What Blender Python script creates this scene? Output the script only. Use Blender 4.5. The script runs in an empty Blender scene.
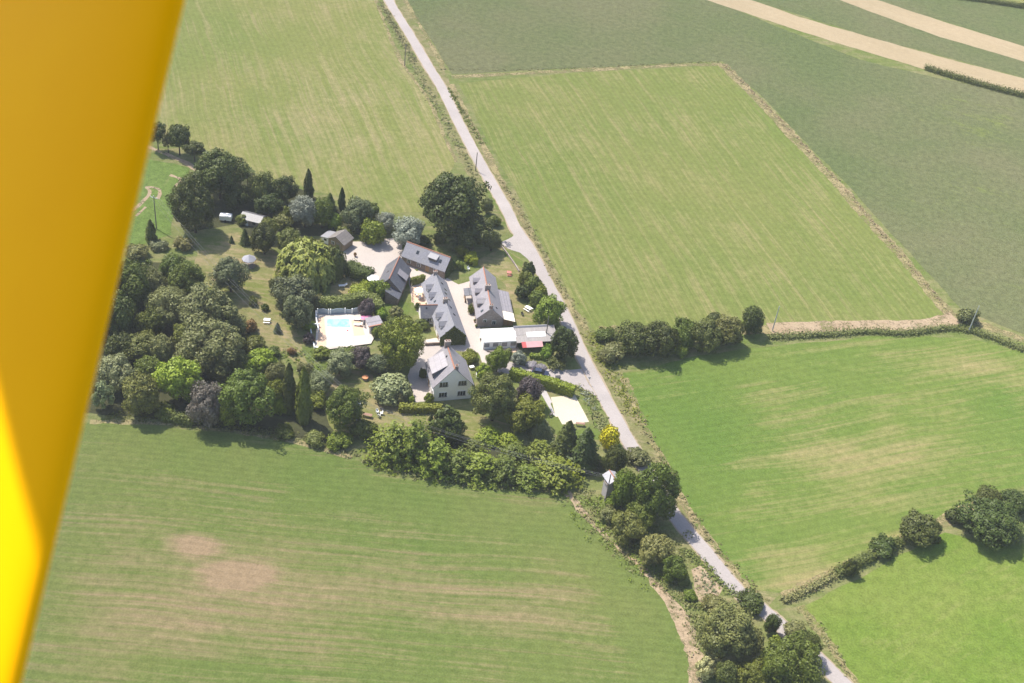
import bpy, math, random
import numpy as np
from mathutils import Vector, Matrix

scene = bpy.context.scene
col = scene.collection
R_ = math.radians

# ---------------------------------------------------------------- camera
CAM_H, FPX, PITCH, ROLL = 180.0, 1250.0, R_(38), R_(7.5)
fw = Vector((0, math.cos(PITCH), -math.sin(PITCH)))
r0 = Vector((1, 0, 0)); u0 = Vector((0, math.sin(PITCH), math.cos(PITCH)))
CR = math.cos(ROLL) * r0 + math.sin(ROLL) * u0
CU = -math.sin(ROLL) * r0 + math.cos(ROLL) * u0
CP = Vector((0, 0, CAM_H))
cam = bpy.data.cameras.new('Camera'); camo = bpy.data.objects.new('Camera', cam); col.objects.link(camo)
M = Matrix.Identity(4)
for i in range(3):
    M[i][0] = CR[i]; M[i][1] = CU[i]; M[i][2] = -fw[i]; M[i][3] = CP[i]
camo.matrix_world = M
cam.sensor_width = 36; cam.lens = 36 * FPX / 1024
cam.clip_start = 0.05; cam.clip_end = 12000
cam.dof.use_dof = True; cam.dof.focus_distance = 270; cam.dof.aperture_fstop = 7.0
scene.camera = camo

# ---------------------------------------------------------------- light
SUN_EL, SUN_AZ = R_(59), R_(58)          # shadows fall to the right and a little towards the viewer
SDIR = Vector((-math.sin(SUN_AZ) * math.cos(SUN_EL), math.cos(SUN_AZ) * math.cos(SUN_EL), math.sin(SUN_EL)))
w = bpy.data.worlds.new('World'); scene.world = w; w.use_nodes = True
nt = w.node_tree; bg = nt.nodes['Background']
sky = nt.nodes.new('ShaderNodeTexSky'); sky.sky_type = 'NISHITA'; sky.sun_disc = False
sky.sun_elevation = SUN_EL; sky.sun_rotation = -SUN_AZ; sky.air_density = 1.0; sky.dust_density = 1.5
nt.links.new(sky.outputs[0], bg.inputs[0]); bg.inputs[1].default_value = 0.14
sun = bpy.data.lights.new('sun', 'SUN'); sun.energy = 4.6; sun.angle = R_(0.5); sun.color = (1, 0.94, 0.84)
so = bpy.data.objects.new('sun', sun); col.objects.link(so)
so.rotation_euler = (-SDIR).to_track_quat('-Z', 'Y').to_euler(); so.location = (-60, 40, 260)
scene.view_settings.view_transform = 'Standard'; scene.view_settings.look = 'None'
scene.view_settings.exposure = 0.72; scene.view_settings.gamma = 1

# ---------------------------------------------------------------- ground point seen at a map position
def g(x, y, z=0.0):
    d = fw * FPX + CR * (x - 512) + CU * (341.5 - y)
    k = (z - CAM_H) / d.z
    return CP + d * k
def px_scale(p):
    return FPX / ((p - CP).dot(fw))

# ---------------------------------------------------------------- helpers
def tag(o, label=None, cat=None, group=None, kind=None):
    if label: o['label'] = label
    if cat: o['category'] = cat
    if group: o['group'] = group
    if kind: o['kind'] = kind
    return o
def empty(name, loc=(0, 0, 0), rz=0.0, label=None, cat=None, group=None):
    o = bpy.data.objects.new(name, None); col.objects.link(o)
    o.location = loc; o.rotation_euler = (0, 0, rz); o.empty_display_size = 0.5
    return tag(o, label, cat, group)

class MB:
    def __init__(s): s.v = []; s.f = []
    def add(s, vs, fs):
        n = len(s.v); s.v += [tuple(q) for q in vs]; s.f += [tuple(i + n for i in f) for f in fs]; return s
    def box(s, x0, x1, y0, y1, z0, z1):
        return s.add([(x0,y0,z0),(x1,y0,z0),(x1,y1,z0),(x0,y1,z0),(x0,y0,z1),(x1,y0,z1),(x1,y1,z1),(x0,y1,z1)],
                     [(0,3,2,1),(4,5,6,7),(0,1,5,4),(1,2,6,5),(2,3,7,6),(3,0,4,7)])
    def prism(s, prof, x0, x1):            # profile of (y,z), extruded along x
        n = len(prof)
        return s.add([(x0,)+tuple(p) for p in prof] + [(x1,)+tuple(p) for p in prof],
                     [tuple(range(n))[::-1], tuple(range(n, 2*n))] + [(i, (i+1) % n, n+(i+1) % n, n+i) for i in range(n)])
    def prism_y(s, prof, y0, y1):          # profile of (x,z), extruded along y
        n = len(prof)
        return s.add([(p[0], y0, p[1]) for p in prof] + [(p[0], y1, p[1]) for p in prof],
                     [tuple(range(n)), tuple(range(n, 2*n))[::-1]] + [(i, n+i, n+(i+1) % n, (i+1) % n) for i in range(n)])
    def slab(s, a, b, c, d, t):            # quad thickened along its normal
        a, b, c, d = map(Vector, (a, b, c, d)); n = (b - a).cross(d - a).normalized() * t
        q = [a, b, c, d]; return s.add(q + [p + n for p in q], [(3,2,1,0),(4,5,6,7),(0,1,5,4),(1,2,6,5),(2,3,7,6),(3,0,4,7)])
    def tube(s, pts, rad, n=8, cap=True):
        pts = [Vector(p) for p in pts]; base = len(s.v); m = len(pts)
        if not isinstance(rad, (list, tuple)): rad = [rad] * m
        for i, p in enumerate(pts):
            t = (pts[min(i+1, m-1)] - pts[max(i-1, 0)]).normalized()
            a = t.cross(Vector((0, 0, 1)) if abs(t.z) < 0.95 else Vector((1, 0, 0))).normalized(); b = t.cross(a)
            for k in range(n):
                th = 2 * math.pi * k / n
                s.v.append(tuple(p + (a * math.cos(th) + b * math.sin(th)) * rad[i]))
        for i in range(m - 1):
            for k in range(n):
                s.f.append((base+i*n+k, base+(i+1)*n+k, base+(i+1)*n+(k+1) % n, base+i*n+(k+1) % n))
        if cap:
            s.f.append(tuple(base + k for k in range(n))); s.f.append(tuple(base+(m-1)*n+k for k in range(n))[::-1])
        return s
    def lathe(s, prof, n=16, c=(0, 0, 0)):
        base = len(s.v); m = len(prof)
        for r, z in prof:
            for k in range(n):
                th = 2*math.pi*k/n; s.v.append((c[0]+r*math.cos(th), c[1]+r*math.sin(th), c[2]+z))
        for i in range(m-1):
            for k in range(n):
                s.f.append((base+i*n+k, base+i*n+(k+1) % n, base+(i+1)*n+(k+1) % n, base+(i+1)*n+k))
        s.f.append(tuple(base+k for k in range(n))[::-1]); s.f.append(tuple(base+(m-1)*n+k for k in range(n)))
        return s
    def build(s, name, mat, parent=None, smooth=False, loc=None, rz=0.0):
        me = bpy.data.meshes.new(name); me.from_pydata(s.v, [], s.f); me.update()
        if smooth: me.polygons.foreach_set('use_smooth', [True]*len(me.polygons))
        me.materials.append(mat)
        o = bpy.data.objects.new(name, me); col.objects.link(o)
        if parent: o.parent = parent
        if loc is not None: o.location = loc; o.rotation_euler = (0, 0, rz)
        return o

def copy_tree(o, parent=None):
    c = o.copy(); col.objects.link(c)
    if parent: c.parent = parent
    for ch in list(o.children): copy_tree(ch, c)
    return c

# ---------------------------------------------------------------- materials
MATS = {}
def node(nt, typ, ins=None, **kw):
    n = nt.nodes.new(typ)
    for k, v in kw.items(): setattr(n, k, v)
    for k, v in (ins or {}).items():
        if hasattr(v, 'is_output') or isinstance(v, bpy.types.NodeSocket): nt.links.new(v, n.inputs[k])
        else: n.inputs[k].default_value = v
    return n
def c4(c): return (c[0], c[1], c[2], 1)
def mixc(nt, f, a, b, mode='MIX'):
    n = nt.nodes.new('ShaderNodeMix'); n.data_type = 'RGBA'; n.blend_type = mode
    for idx, v in ((0, f), (6, a), (7, b)):
        if isinstance(v, bpy.types.NodeSocket): nt.links.new(v, n.inputs[idx])
        else: n.inputs[idx].default_value = v if idx == 0 else c4(v)
    return n.outputs[2]
def mth(nt, op, a, b=0.0, clamp=False):
    n = nt.nodes.new('ShaderNodeMath'); n.operation = op; n.use_clamp = clamp
    for i, v in ((0, a), (1, b)):
        if isinstance(v, bpy.types.NodeSocket): nt.links.new(v, n.inputs[i])
        else: n.inputs[i].default_value = v
    return n.outputs[0]
def ramp(nt, v, lo, hi, a=0.0, b=1.0):
    n = node(nt, 'ShaderNodeMapRange', {0: v, 1: lo, 2: hi, 3: a, 4: b}); n.clamp = True
    return n.outputs[0]
def newmat(name):
    m = bpy.data.materials.new(name); m.use_nodes = True; nt = m.node_tree
    for n in list(nt.nodes): nt.nodes.remove(n)
    out = nt.nodes.new('ShaderNodeOutputMaterial')
    return m, nt, out
def noise(nt, vec, scale, detail=3, rough=0.6):
    return node(nt, 'ShaderNodeTexNoise', {'Vector': vec, 'Scale': scale, 'Detail': detail, 'Roughness': rough}).outputs[0]
def mapped(nt, vec, rot=0.0, scale=(1, 1, 1), loc=(0, 0, 0)):
    return node(nt, 'ShaderNodeMapping', {'Vector': vec, 'Rotation': (0, 0, rot), 'Scale': scale, 'Location': loc}).outputs[0]

def simple(name, c, rough=0.7, var=0.15, scale=1.5, spec=0.3, metal=0.0, c2=None, bump=0.0):
    if name in MATS: return MATS[name]
    m, nt, out = newmat(name)
    co = node(nt, 'ShaderNodeTexCoord').outputs['Object']
    n1 = noise(nt, co, scale, 4, 0.65); n2 = noise(nt, co, scale * 9, 2, 0.6)
    base = mixc(nt, ramp(nt, n1, 0.35, 0.65), c, c2 or tuple(q * (1 - var) for q in c))
    v = ramp(nt, n2, 0.25, 0.75, 1 - var, 1 + var * 0.6)
    vv = node(nt, 'ShaderNodeCombineColor', {0: v, 1: v, 2: v}).outputs[0]
    base = mixc(nt, 1.0, base, vv, 'MULTIPLY')
    b = node(nt, 'ShaderNodeBsdfPrincipled', {'Base Color': base, 'Roughness': rough, 'Specular IOR Level': spec, 'Metallic': metal})
    if bump:
        bp = node(nt, 'ShaderNodeBump', {'Height': n2, 'Strength': bump, 'Distance': 0.05}); nt.links.new(bp.outputs[0], b.inputs['Normal'])
    nt.links.new(b.outputs[0], out.inputs[0]); MATS[name] = m
    return m

def leaf(name, c, c2=None, trans=0.16, hue=0.02):
    m, nt, out = newmat('leaf_' + name)
    geo = node(nt, 'ShaderNodeNewGeometry'); oi = node(nt, 'ShaderNodeObjectInfo')
    r = geo.outputs['Random Per Island']; orr = oi.outputs['Random']
    c = tuple(q * 1.5 * k for q, k in zip(c, (1.10, 1.0, 0.80))) if max(c) < 0.18 else c
    c2 = c2 or (c[0] * 1.4, c[1] * 1.28, c[2] * 1.15)
    co = node(nt, 'ShaderNodeTexCoord').outputs['Object']
    n1 = noise(nt, co, 2.2, 2, 0.5)
    f = mth(nt, 'ADD', mth(nt, 'MULTIPLY', r, 0.5), ramp(nt, n1, 0.3, 0.7, 0, 0.5))
    base = mixc(nt, f, tuple(q * 0.72 for q in c), c2)
    hs = node(nt, 'ShaderNodeHueSaturation', {'Color': base, 'Hue': ramp(nt, orr, 0, 1, 0.5 - hue, 0.5 + hue), 'Value': ramp(nt, mth(nt, 'FRACT', mth(nt, 'MULTIPLY', orr, 7.31)), 0, 1, 0.85, 1.18), 'Saturation': 1.08})
    cc = hs.outputs[0]
    d = node(nt, 'ShaderNodeBsdfPrincipled', {'Base Color': cc, 'Roughness': 0.55, 'Specular IOR Level': 0.35})
    t = node(nt, 'ShaderNodeBsdfTranslucent', {'Color': cc})
    mx = node(nt, 'ShaderNodeMixShader', {0: trans, 1: d.outputs[0], 2: t.outputs[0]})
    nt.links.new(mx.outputs[0], out.inputs[0]); MATS['leaf_' + name] = m
    return m

LEAF = {k: leaf(k, *v) for k, v in {
    'dark':   ((0.038, 0.056, 0.015),),
    'mid':    ((0.062, 0.088, 0.020),),
    'fresh':  ((0.090, 0.125, 0.024),),
    'bright': ((0.125, 0.175, 0.030),),
    'lime':   ((0.200, 0.280, 0.035), (0.30, 0.38, 0.06)),
    'yellow': ((0.470, 0.460, 0.030), (0.70, 0.69, 0.06)),
    'grey':   ((0.088, 0.108, 0.052),),
    'blue':   ((0.070, 0.098, 0.060),),
    'silver': ((0.210, 0.240, 0.180), (0.34, 0.36, 0.28)),
    'olive':  ((0.078, 0.100, 0.034),),
    'khaki':  ((0.104, 0.122, 0.052),),
    'pale':   ((0.170, 0.200, 0.085), (0.28, 0.30, 0.15)),
    'cream':  ((0.420, 0.400, 0.180), (0.65, 0.60, 0.32)),
    'purple': ((0.055, 0.044, 0.047), (0.115, 0.095, 0.098)),
    'ashen':  ((0.085, 0.080, 0.068), (0.16, 0.15, 0.125)),
    'weedgreen': ((0.115, 0.150, 0.045), (0.19, 0.20, 0.075)),
    'rust':   ((0.130, 0.085, 0.050),),
    'willow': ((0.150, 0.175, 0.040), (0.26, 0.28, 0.08)),
    'mauve':  ((0.240, 0.240, 0.220), (0.40, 0.36, 0.40)),
    'dry':    ((0.260, 0.210, 0.110), (0.38, 0.31, 0.18)),
    'weed':   ((0.130, 0.150, 0.055), (0.23, 0.21, 0.10)),
}.items()}
BARK = simple('bark', (0.11, 0.085, 0.065), 0.9, 0.3, 4)

def field_mat(name, c1, c2, dry, ang, dry_lo=0.5, dry_hi=0.75, stripe=0.35, along=0.012, patches=(), fine=0.16, patch_scale=0.018, rows=0.0, row_w=3.0, broken=0.0):
    return _field_mat(name, c1, c2, dry, ang, dry_lo, dry_hi, stripe, along, patches, fine, patch_scale, rows, row_w, broken)
def _field_mat(name, c1, c2, dry, ang, dry_lo=0.5, dry_hi=0.75, stripe=0.35, along=0.012, patches=(), fine=0.16, patch_scale=0.018, rows=0.0, row_w=3.0, broken=0.0):
    m, nt, out = newmat(name)
    co = node(nt, 'ShaderNodeTexCoord').outputs['Object']
    rv = node(nt, 'ShaderNodeMapping', {'Vector': co, 'Rotation': (0, 0, ang)}, vector_type='TEXTURE').outputs[0]
    warp = node(nt, 'ShaderNodeTexNoise', {'Vector': co, 'Scale': 0.02, 'Detail': 2}).outputs[1]
    rvw = node(nt, 'ShaderNodeVectorMath', {0: rv, 1: node(nt, 'ShaderNodeVectorMath', {0: warp, 'Scale': 5.0}, operation='SCALE').outputs[0]}, operation='ADD').outputs[0]
    n1 = noise(nt, co, patch_scale, 5, 0.62)
    n1b = noise(nt, mapped(nt, co, loc=(71, 33, 0)), patch_scale * 2.7, 5, 0.65)
    st = noise(nt, mapped(nt, rvw, scale=(along, stripe, 1)), 1.0, 3, 0.6)
    st2 = noise(nt, mapped(nt, rvw, scale=(along * 2.2, stripe * 3.5, 1), loc=(9, 4, 0)), 1.0, 2, 0.6)
    n3 = noise(nt, co, 0.55, 6, 0.75)
    n4 = noise(nt, co, 2.6, 3, 0.7)
    base = mixc(nt, ramp(nt, n1, 0.36, 0.64), c1, c2)
    dv = mth(nt, 'ADD', mth(nt, 'ADD', mth(nt, 'MULTIPLY', st, 0.30), mth(nt, 'MULTIPLY', n1b, 0.28)), mth(nt, 'ADD', mth(nt, 'MULTIPLY', st2, 0.27), mth(nt, 'MULTIPLY', n3, 0.15)))
    for (px, py, rx, ry, rot, amt) in patches:
        c = g(px, py)
        q = node(nt, 'ShaderNodeMapping', {'Vector': co, 'Location': tuple(c), 'Rotation': (0, 0, rot), 'Scale': (rx, ry, 1)}, vector_type='TEXTURE').outputs[0]
        ln = node(nt, 'ShaderNodeVectorMath', {0: q}, operation='LENGTH').outputs['Value']
        dv = mth(nt, 'ADD', dv, mth(nt, 'MULTIPLY', ramp(nt, ln, 0.15, 1.0, 1, 0), amt))
    base = mixc(nt, ramp(nt, dv, dry_lo, dry_hi), base, dry)
    if rows:
        wv = node(nt, 'ShaderNodeTexWave', {'Vector': mapped(nt, rvw, scale=(0.0, 1.0, 1)), 'Scale': 0.314 / row_w * 1.0, 'Distortion': 0.6, 'Detail': 1}, wave_type='BANDS', bands_direction='Y').outputs[1]
        rr = ramp(nt, wv, 0.0, 1.0, 1 - rows, 1 + rows * 0.5)
        base = mixc(nt, 1.0, base, node(nt, 'ShaderNodeCombineColor', {0: rr, 1: rr, 2: rr}).outputs[0], 'MULTIPLY')
    v = mth(nt, 'ADD', ramp(nt, n3, 0.28, 0.72, 1 - fine, 1 + fine), ramp(nt, n4, 0.3, 0.7, -fine * 0.8, fine * 0.8))
    base = mixc(nt, 1.0, base, node(nt, 'ShaderNodeCombineColor', {0: v, 1: v, 2: v}).outputs[0], 'MULTIPLY')
    bp = node(nt, 'ShaderNodeBump', {'Height': n4, 'Strength': 0.5, 'Distance': 0.25})
    b = node(nt, 'ShaderNodeBsdfDiffuse', {'Color': base, 'Roughness': 0.6, 'Normal': bp.outputs[0]})
    if broken:                                      # thin, patchy cover: what lies below shows between the tufts
        msk = mth(nt, 'ADD', mth(nt, 'MULTIPLY', noise(nt, mapped(nt, co, loc=(3, 8, 0)), 0.22, 4, 0.65), 0.6), mth(nt, 'MULTIPLY', noise(nt, co, 1.3, 3, 0.7), 0.4))
        tr = nt.nodes.new('ShaderNodeBsdfTransparent')
        mx = node(nt, 'ShaderNodeMixShader', {0: ramp(nt, msk, broken - 0.09, broken + 0.09), 1: tr.outputs[0], 2: b.outputs[0]})
        nt.links.new(mx.outputs[0], out.inputs[0])
    else: nt.links.new(b.outputs[0], out.inputs[0])
    return m

# ---------------------------------------------------------------- ground sheets
rng = random.Random(5)
def ragged(pts, amp, step=2.5, closed=True, seed=1):
    rg = random.Random(seed); outp = []; n = len(pts); ph = rg.random() * 50
    t = 0.0
    for i in range(n if closed else n - 1):
        a, b = pts[i], pts[(i + 1) % n]; d = (b - a); L = d.length; k = max(1, int(L / step)) if L < 2500 else 1
        nn = Vector((-d.y, d.x, 0)).normalized() if L > 0 else Vector((0, 0, 0))
        for j in range(k):
            o = (math.sin(t * 0.13 + ph) * 0.5 + math.sin(t * 0.41 + ph * 3) * 0.35 + rg.uniform(-0.5, 0.5)) * amp if amp else 0
            outp.append(a + d * (j / k) + nn * o); t += L / k
    if not closed: outp.append(pts[-1])
    return outp
def sheet(name, px, z, mat, amp=0.0, step=2.5, seed=1, world=None):
    pts = [g(*p) for p in px] if world is None else world
    pts = ragged(pts, amp, step, True, seed) if amp else pts
    mb = MB(); mb.add([(p.x, p.y, z) for p in pts], [tuple(range(len(pts)))])
    o = mb.build(name, mat); me = o.data
    if me.polygons[0].normal.z < 0:
        me.flip_normals()
    return tag(o, kind='structure')
def smooth_line(pts, n=8):
    P = [Vector(p) for p in pts]; outp = []
    for i in range(len(P) - 1):
        p0, p1, p2, p3 = P[max(i-1, 0)], P[i], P[i+1], P[min(i+2, len(P)-1)]
        for j in range(n):
            t = j / n
            outp.append(0.5 * ((2*p1) + (p2-p0)*t + (2*p0-5*p1+4*p2-p3)*t*t + (3*p1-p0-3*p2+p3)*t**3))
    outp.append(P[-1]); return outp
def ribbon(name, px, width, z, mat, amp=0.0, step=1.5, n=8, seed=3, off=0.0, kind='structure'):
    pts = smooth_line([g(*p) for p in px], n); ws = width if isinstance(width, (list, tuple)) else None
    fine = []
    for i in range(len(pts) - 1):
        k = max(1, int((pts[i+1] - pts[i]).length / step))
        fine += [(pts[i].lerp(pts[i+1], j / k), (i + j / k) / (len(pts) - 1)) for j in range(k)]
    fine.append((pts[-1], 1.0))
    rg = random.Random(seed); mb = MB(); vs = []; ph = rg.random() * 30
    for i, (p, t) in enumerate(fine):
        d = fine[min(i+1, len(fine)-1)][0] - fine[max(i-1, 0)][0]; nn = Vector((-d.y, d.x, 0)).normalized()
        if ws: q = t * (len(ws) - 1); a = int(min(q, len(ws) - 2)); wd = ws[a] + (ws[a+1] - ws[a]) * (q - a)
        else: wd = width
        l = wd / 2 + off + (math.sin(i * 0.3 + ph) * 0.4 + rg.uniform(-0.6, 0.6)) * amp
        r = wd / 2 - off + (math.sin(i * 0.23 + ph * 2) * 0.4 + rg.uniform(-0.6, 0.6)) * amp
        a = p + nn * l; b = p - nn * r
        vs += [(a.x, a.y, z), (b.x, b.y, z)]
    mb.add(vs, [(2*i, 2*i+1, 2*i+3, 2*i+2) for i in range(len(fine) - 1)])
    return tag(mb.build(name, mat), kind=kind)

# base ground: rough grass
M_ground = field_mat('ground_rough', (0.125, 0.165, 0.042), (0.17, 0.19, 0.065), (0.27, 0.225, 0.125), 0.3, 0.46, 0.66, 0.2, 0.05, patch_scale=0.06, fine=0.2)
GR = 2600
sheet('ground', None, 0.0, M_ground, world=[Vector((-GR, -GR, 0)), Vector((GR, -GR, 0)), Vector((GR, GR, 0)), Vector((-GR, GR, 0))])

def ang_px(a, b):
    d = g(*b) - g(*a); return math.atan2(d.y, d.x)
F1m = field_mat('field_stubble_green', (0.208, 0.214, 0.068), (0.166, 0.200, 0.054), (0.320, 0.265, 0.138), ang_px((330, 10), (420, 190)), 0.47, 0.67, 0.5, 0.010, rows=0.05, row_w=1.7, fine=0.2,
                patches=[(330, 120, 60, 55, 0, 0.05), (250, 60, 60, 70, 0, -0.04)])
F2m = field_mat('field_mown_green', (0.150, 0.188, 0.048), (0.182, 0.200, 0.060), (0.320, 0.262, 0.132), ang_px((470, 90), (590, 320)), 0.49, 0.70, 0.65, 0.006, rows=0.07, row_w=1.7, fine=0.2)
F3m = field_mat('field_grey_green', (0.112, 0.138, 0.054), (0.148, 0.150, 0.074), (0.165, 0.200, 0.048), ang_px((700, 20), (1000, 110)), 0.58, 0.78, 0.25, 0.06, fine=0.32,
                patches=[(985, 120, 30, 25, 0, 0.10), (1000, 200, 40, 25, 0, 0.07)])
F4m = field_mat('field_meadow', (0.108, 0.172, 0.034), (0.150, 0.195, 0.046), (0.290, 0.245, 0.112), ang_px((660, 480), (1000, 420)), 0.50, 0.70, 0.45, 0.010, rows=0.05, row_w=1.8, fine=0.2,
                patches=[(860, 455, 34, 8, 0.25, 0.16), (850, 505, 30, 5, 0.3, 0.08), (800, 575, 14, 9, 0.3, 0.12), (900, 545, 30, 4, 0.6, 0.12), (985, 370, 34, 8, 0, 0.09), (690, 430, 16, 30, 0, -0.10), (760, 370, 40, 6, 0, -0.10)])
F5m = field_mat('field_lush', (0.122, 0.186, 0.030), (0.165, 0.208, 0.046), (0.235, 0.225, 0.085), ang_px((820, 610), (940, 545)), 0.52, 0.78, 0.3, 0.05, fine=0.26, patch_scale=0.045)
F6m = field_mat('field_near', (0.112, 0.160, 0.038), (0.150, 0.172, 0.052), (0.280, 0.205, 0.122), ang_px((120, 560), (560, 600)), 0.49, 0.70, 0.5, 0.008, rows=0.06, row_w=1.5, fine=0.2,
                patches=[(195, 546, 7, 4, 0, 0.30), (237, 574, 9, 5, 0.2, 0.28), (330, 590, 55, 16, 0, 0.06), (180, 620, 30, 14, 0, 0.08), (520, 610, 26, 12, 0, 0.05), (455, 512, 50, 6, -0.1, -0.12), (210, 452, 45, 6, -0.1, -0.12), (640, 610, 8, 26, 0.35, -0.16), (590, 540, 10, 12, 0.3, -0.14)])
F7m = field_mat('field_vegetable', (0.125, 0.185, 0.045), (0.155, 0.205, 0.06), (0.30, 0.24, 0.13), ang_px((138, 215), (152, 190)), 0.56, 0.76, 0.9, 0.03, fine=0.34)
F8m = field_mat('field_straw', (0.40, 0.315, 0.20), (0.36, 0.285, 0.175), (0.43, 0.35, 0.23), ang_px((860, 40), (1000, 90)), 0.5, 0.7, 0.8, 0.01, fine=0.08)

sheet('field', [(-190, -160), (345, -110), (376, 0), (402, 62), (432, 105), (455, 163), (428, 212), (395, 214), (372, 208), (335, 195), (250, 172), (200, 148), (150, 128), (60, 60), (-200, 40)], 0.02, F1m, 0.5)
sheet('field', [(458, 83), (600, 71), (721, 66), (760, 108), (850, 200), (948, 312), (925, 326), (770, 331), (700, 330), (597, 331), (578, 312), (530, 220), (480, 125)], 0.02, F2m, 0.35, seed=2)
sheet('field', [(407, 2), (395, -40), (640, -60), (707, -2), (860, 60), (1035, 100), (1100, 360), (1022, 333), (962, 310), (850, 188), (765, 100), (722, 61), (600, 67), (452, 74)], 0.022, F3m, 0.35, seed=3)
sheet('field', [(700, -3), (640, -60), (700, -90), (840, -3), (1040, 66), (1040, 82), (880, 40), (745, -2)], 0.020, F3m, 0.3, seed=4)
sheet('field', [(868, -2), (800, -60), (900, -90), (1050, 14), (1050, 54)], 0.020, F3m, 0.3, seed=5)
sheet('field', [(704, -1), (690, -12), (738, -12), (748, -1), (800, 17), (900, 46), (1040, 83), (1040, 101), (930, 71), (870, 53), (790, 28)], 0.026, F8m, 0.3, seed=6)
sheet('field', [(836, -1), (810, -14), (858, -14), (872, -2), (950, 24), (1040, 51), (1040, 66), (940, 37)], 0.026, F8m, 0.3, seed=7)
sheet('field', [(930, -14), (1060, -16), (1060, 10), (985, 4)], 0.024, F1m, 0.3, seed=8)
sheet('field', [(622, 372), (700, 356), (770, 346), (880, 336), (970, 338), (1060, 360), (1060, 480), (1000, 492), (950, 518), (850, 565), (786, 596), (752, 590), (705, 540), (668, 478), (640, 420)], 0.02, F4m, 0.5, seed=9)
sheet('field', [(800, 607), (850, 582), (945, 533), (1010, 548), (1120, 560), (1150, 800), (930, 760), (858, 684)], 0.02, F5m, 0.4, seed=10)
sheet('field', [(-150, 425), (60, 428), (110, 418), (170, 424), (290, 441), (352, 458), (385, 470), (440, 482), (520, 492), (566, 492), (600, 532), (640, 568), (676, 612), (692, 650), (694, 700), (690, 800), (-150, 800)], 0.02, F6m, 0.4, seed=11)
sheet('field', [(-60, 160), (120, 152), (190, 168), (174, 205), (172, 235), (130, 248), (-60, 250)], 0.02, F7m, 0.4, seed=12)

# dry margins, bare soil
M_dry = field_mat('margin_dry', (0.335, 0.27, 0.15), (0.30, 0.26, 0.125), (0.22, 0.215, 0.075), 0.0, 0.52, 0.72, 0.4, 0.1, patch_scale=0.08, fine=0.15, broken=0.48)
M_verge = field_mat('verge_mixed', (0.14, 0.165, 0.05), (0.205, 0.185, 0.085), (0.31, 0.25, 0.15), 0.0, 0.46, 0.64, 0.4, 0.1, patch_scale=0.12, fine=0.22)
M_soil = field_mat('bare_soil', (0.36, 0.27, 0.175), (0.41, 0.32, 0.22), (0.20, 0.19, 0.08), 0.0, 0.55, 0.72, 0.4, 0.1, patch_scale=0.1, fine=0.15, broken=0.42)
M_lawn = field_mat('lawn_grass', (0.160, 0.185, 0.048), (0.215, 0.205, 0.085), (0.34, 0.26, 0.155), 0.0, 0.46, 0.62, 0.3, 0.1, patch_scale=0.07, fine=0.16)
M_lush = field_mat('lawn_lush', (0.125, 0.172, 0.040), (0.155, 0.185, 0.052), (0.2, 0.19, 0.08), 0.0, 0.56, 0.75, 0.3, 0.1, patch_scale=0.07, fine=0.14)
ribbon('field_margin', [(452, 84), (476, 130), (520, 215), (560, 290), (588, 330)], 1.6, 0.034, M_dry, 0.5, off=-0.3)
ribbon('field_margin', [(722, 64), (770, 112), (855, 204), (938, 300), (952, 316)], 3.4, 0.034, M_dry, 0.7)
ribbon('field_margin', [(956, 318), (925, 325), (850, 326), (770, 330)], 4.6, 0.036, M_soil, 0.6)
ribbon('field_margin', [(600, 331), (660, 330), (770, 330)], 3.0, 0.030, M_dry, 0.9)
ribbon('field_margin', [(452, 77), (530, 73), (640, 67), (722, 64)], 2.0, 0.038, M_dry, 0.4)
ribbon('field_margin', [(376, 0), (398, 55), (428, 100), (456, 162)], 1.1, 0.030, M_dry, 0.4)
ribbon('field_margin', [(405, 0), (424, 32), (445, 70)], 1.4, 0.030, M_dry, 0.4)
ribbon('field_margin', [(624, 378), (640, 415), (668, 470), (700, 530), (750, 588)], 1.6, 0.030, M_dry, 0.6)
ribbon('field_margin', [(566, 492), (600, 531), (640, 567), (676, 611), (694, 650), (697, 690)], [1.2, 1.0, 1.3, 2.0, 3.2, 3.0], 0.032, M_soil, 0.7)
ribbon('field_margin', [(90, 422), (170, 424), (290, 441), (352, 457)], 1.0, 0.030, M_dry, 0.5)
ribbon('field_margin', [(960, 318), (985, 326), (1060, 352)], 3.0, 0.036, M_dry, 0.6)
ribbon('field_margin', [(785, 598), (850, 566), (950, 519), (1000, 493)], 2.4, 0.036, M_dry, 0.7)
ribbon('field_margin', [(800, 606), (830, 645), (856, 684)], 1.6, 0.030, M_dry, 0.5)
ribbon('dirt_track', [(100, 132), (148, 147), (168, 155), (186, 163), (200, 172)], 1.4, 0.036, M_soil, 0.3)
ribbon('dirt_track', [(126, 216), (138, 206), (150, 193), (146, 187), (158, 189), (160, 194), (157, 199)], 0.9, 0.036, M_soil, 0.25, n=4)
ribbon('dirt_track', [(170, 175), (181, 180), (175, 186)], 0.8, 0.036, M_soil, 0.3, n=4)
ribbon('dirt_track', [(136, 216), (146, 207)], 0.6, 0.036, M_soil, 0.2, n=3)

# verges of the lane
ribbon('verge', [(383, 0), (399, 30), (422, 72), (450, 126), (470, 168), (482, 196), (500, 222)], 3.2, 0.012, M_verge, 0.4)
ribbon('verge', [(398, 0), (418, 36), (444, 84), (470, 132), (500, 185), (525, 228), (556, 285), (580, 328), (606, 378), (630, 420), (650, 455), (690, 522), (738, 580), (770, 604)], 4.2, 0.010, M_verge, 0.5)

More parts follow.
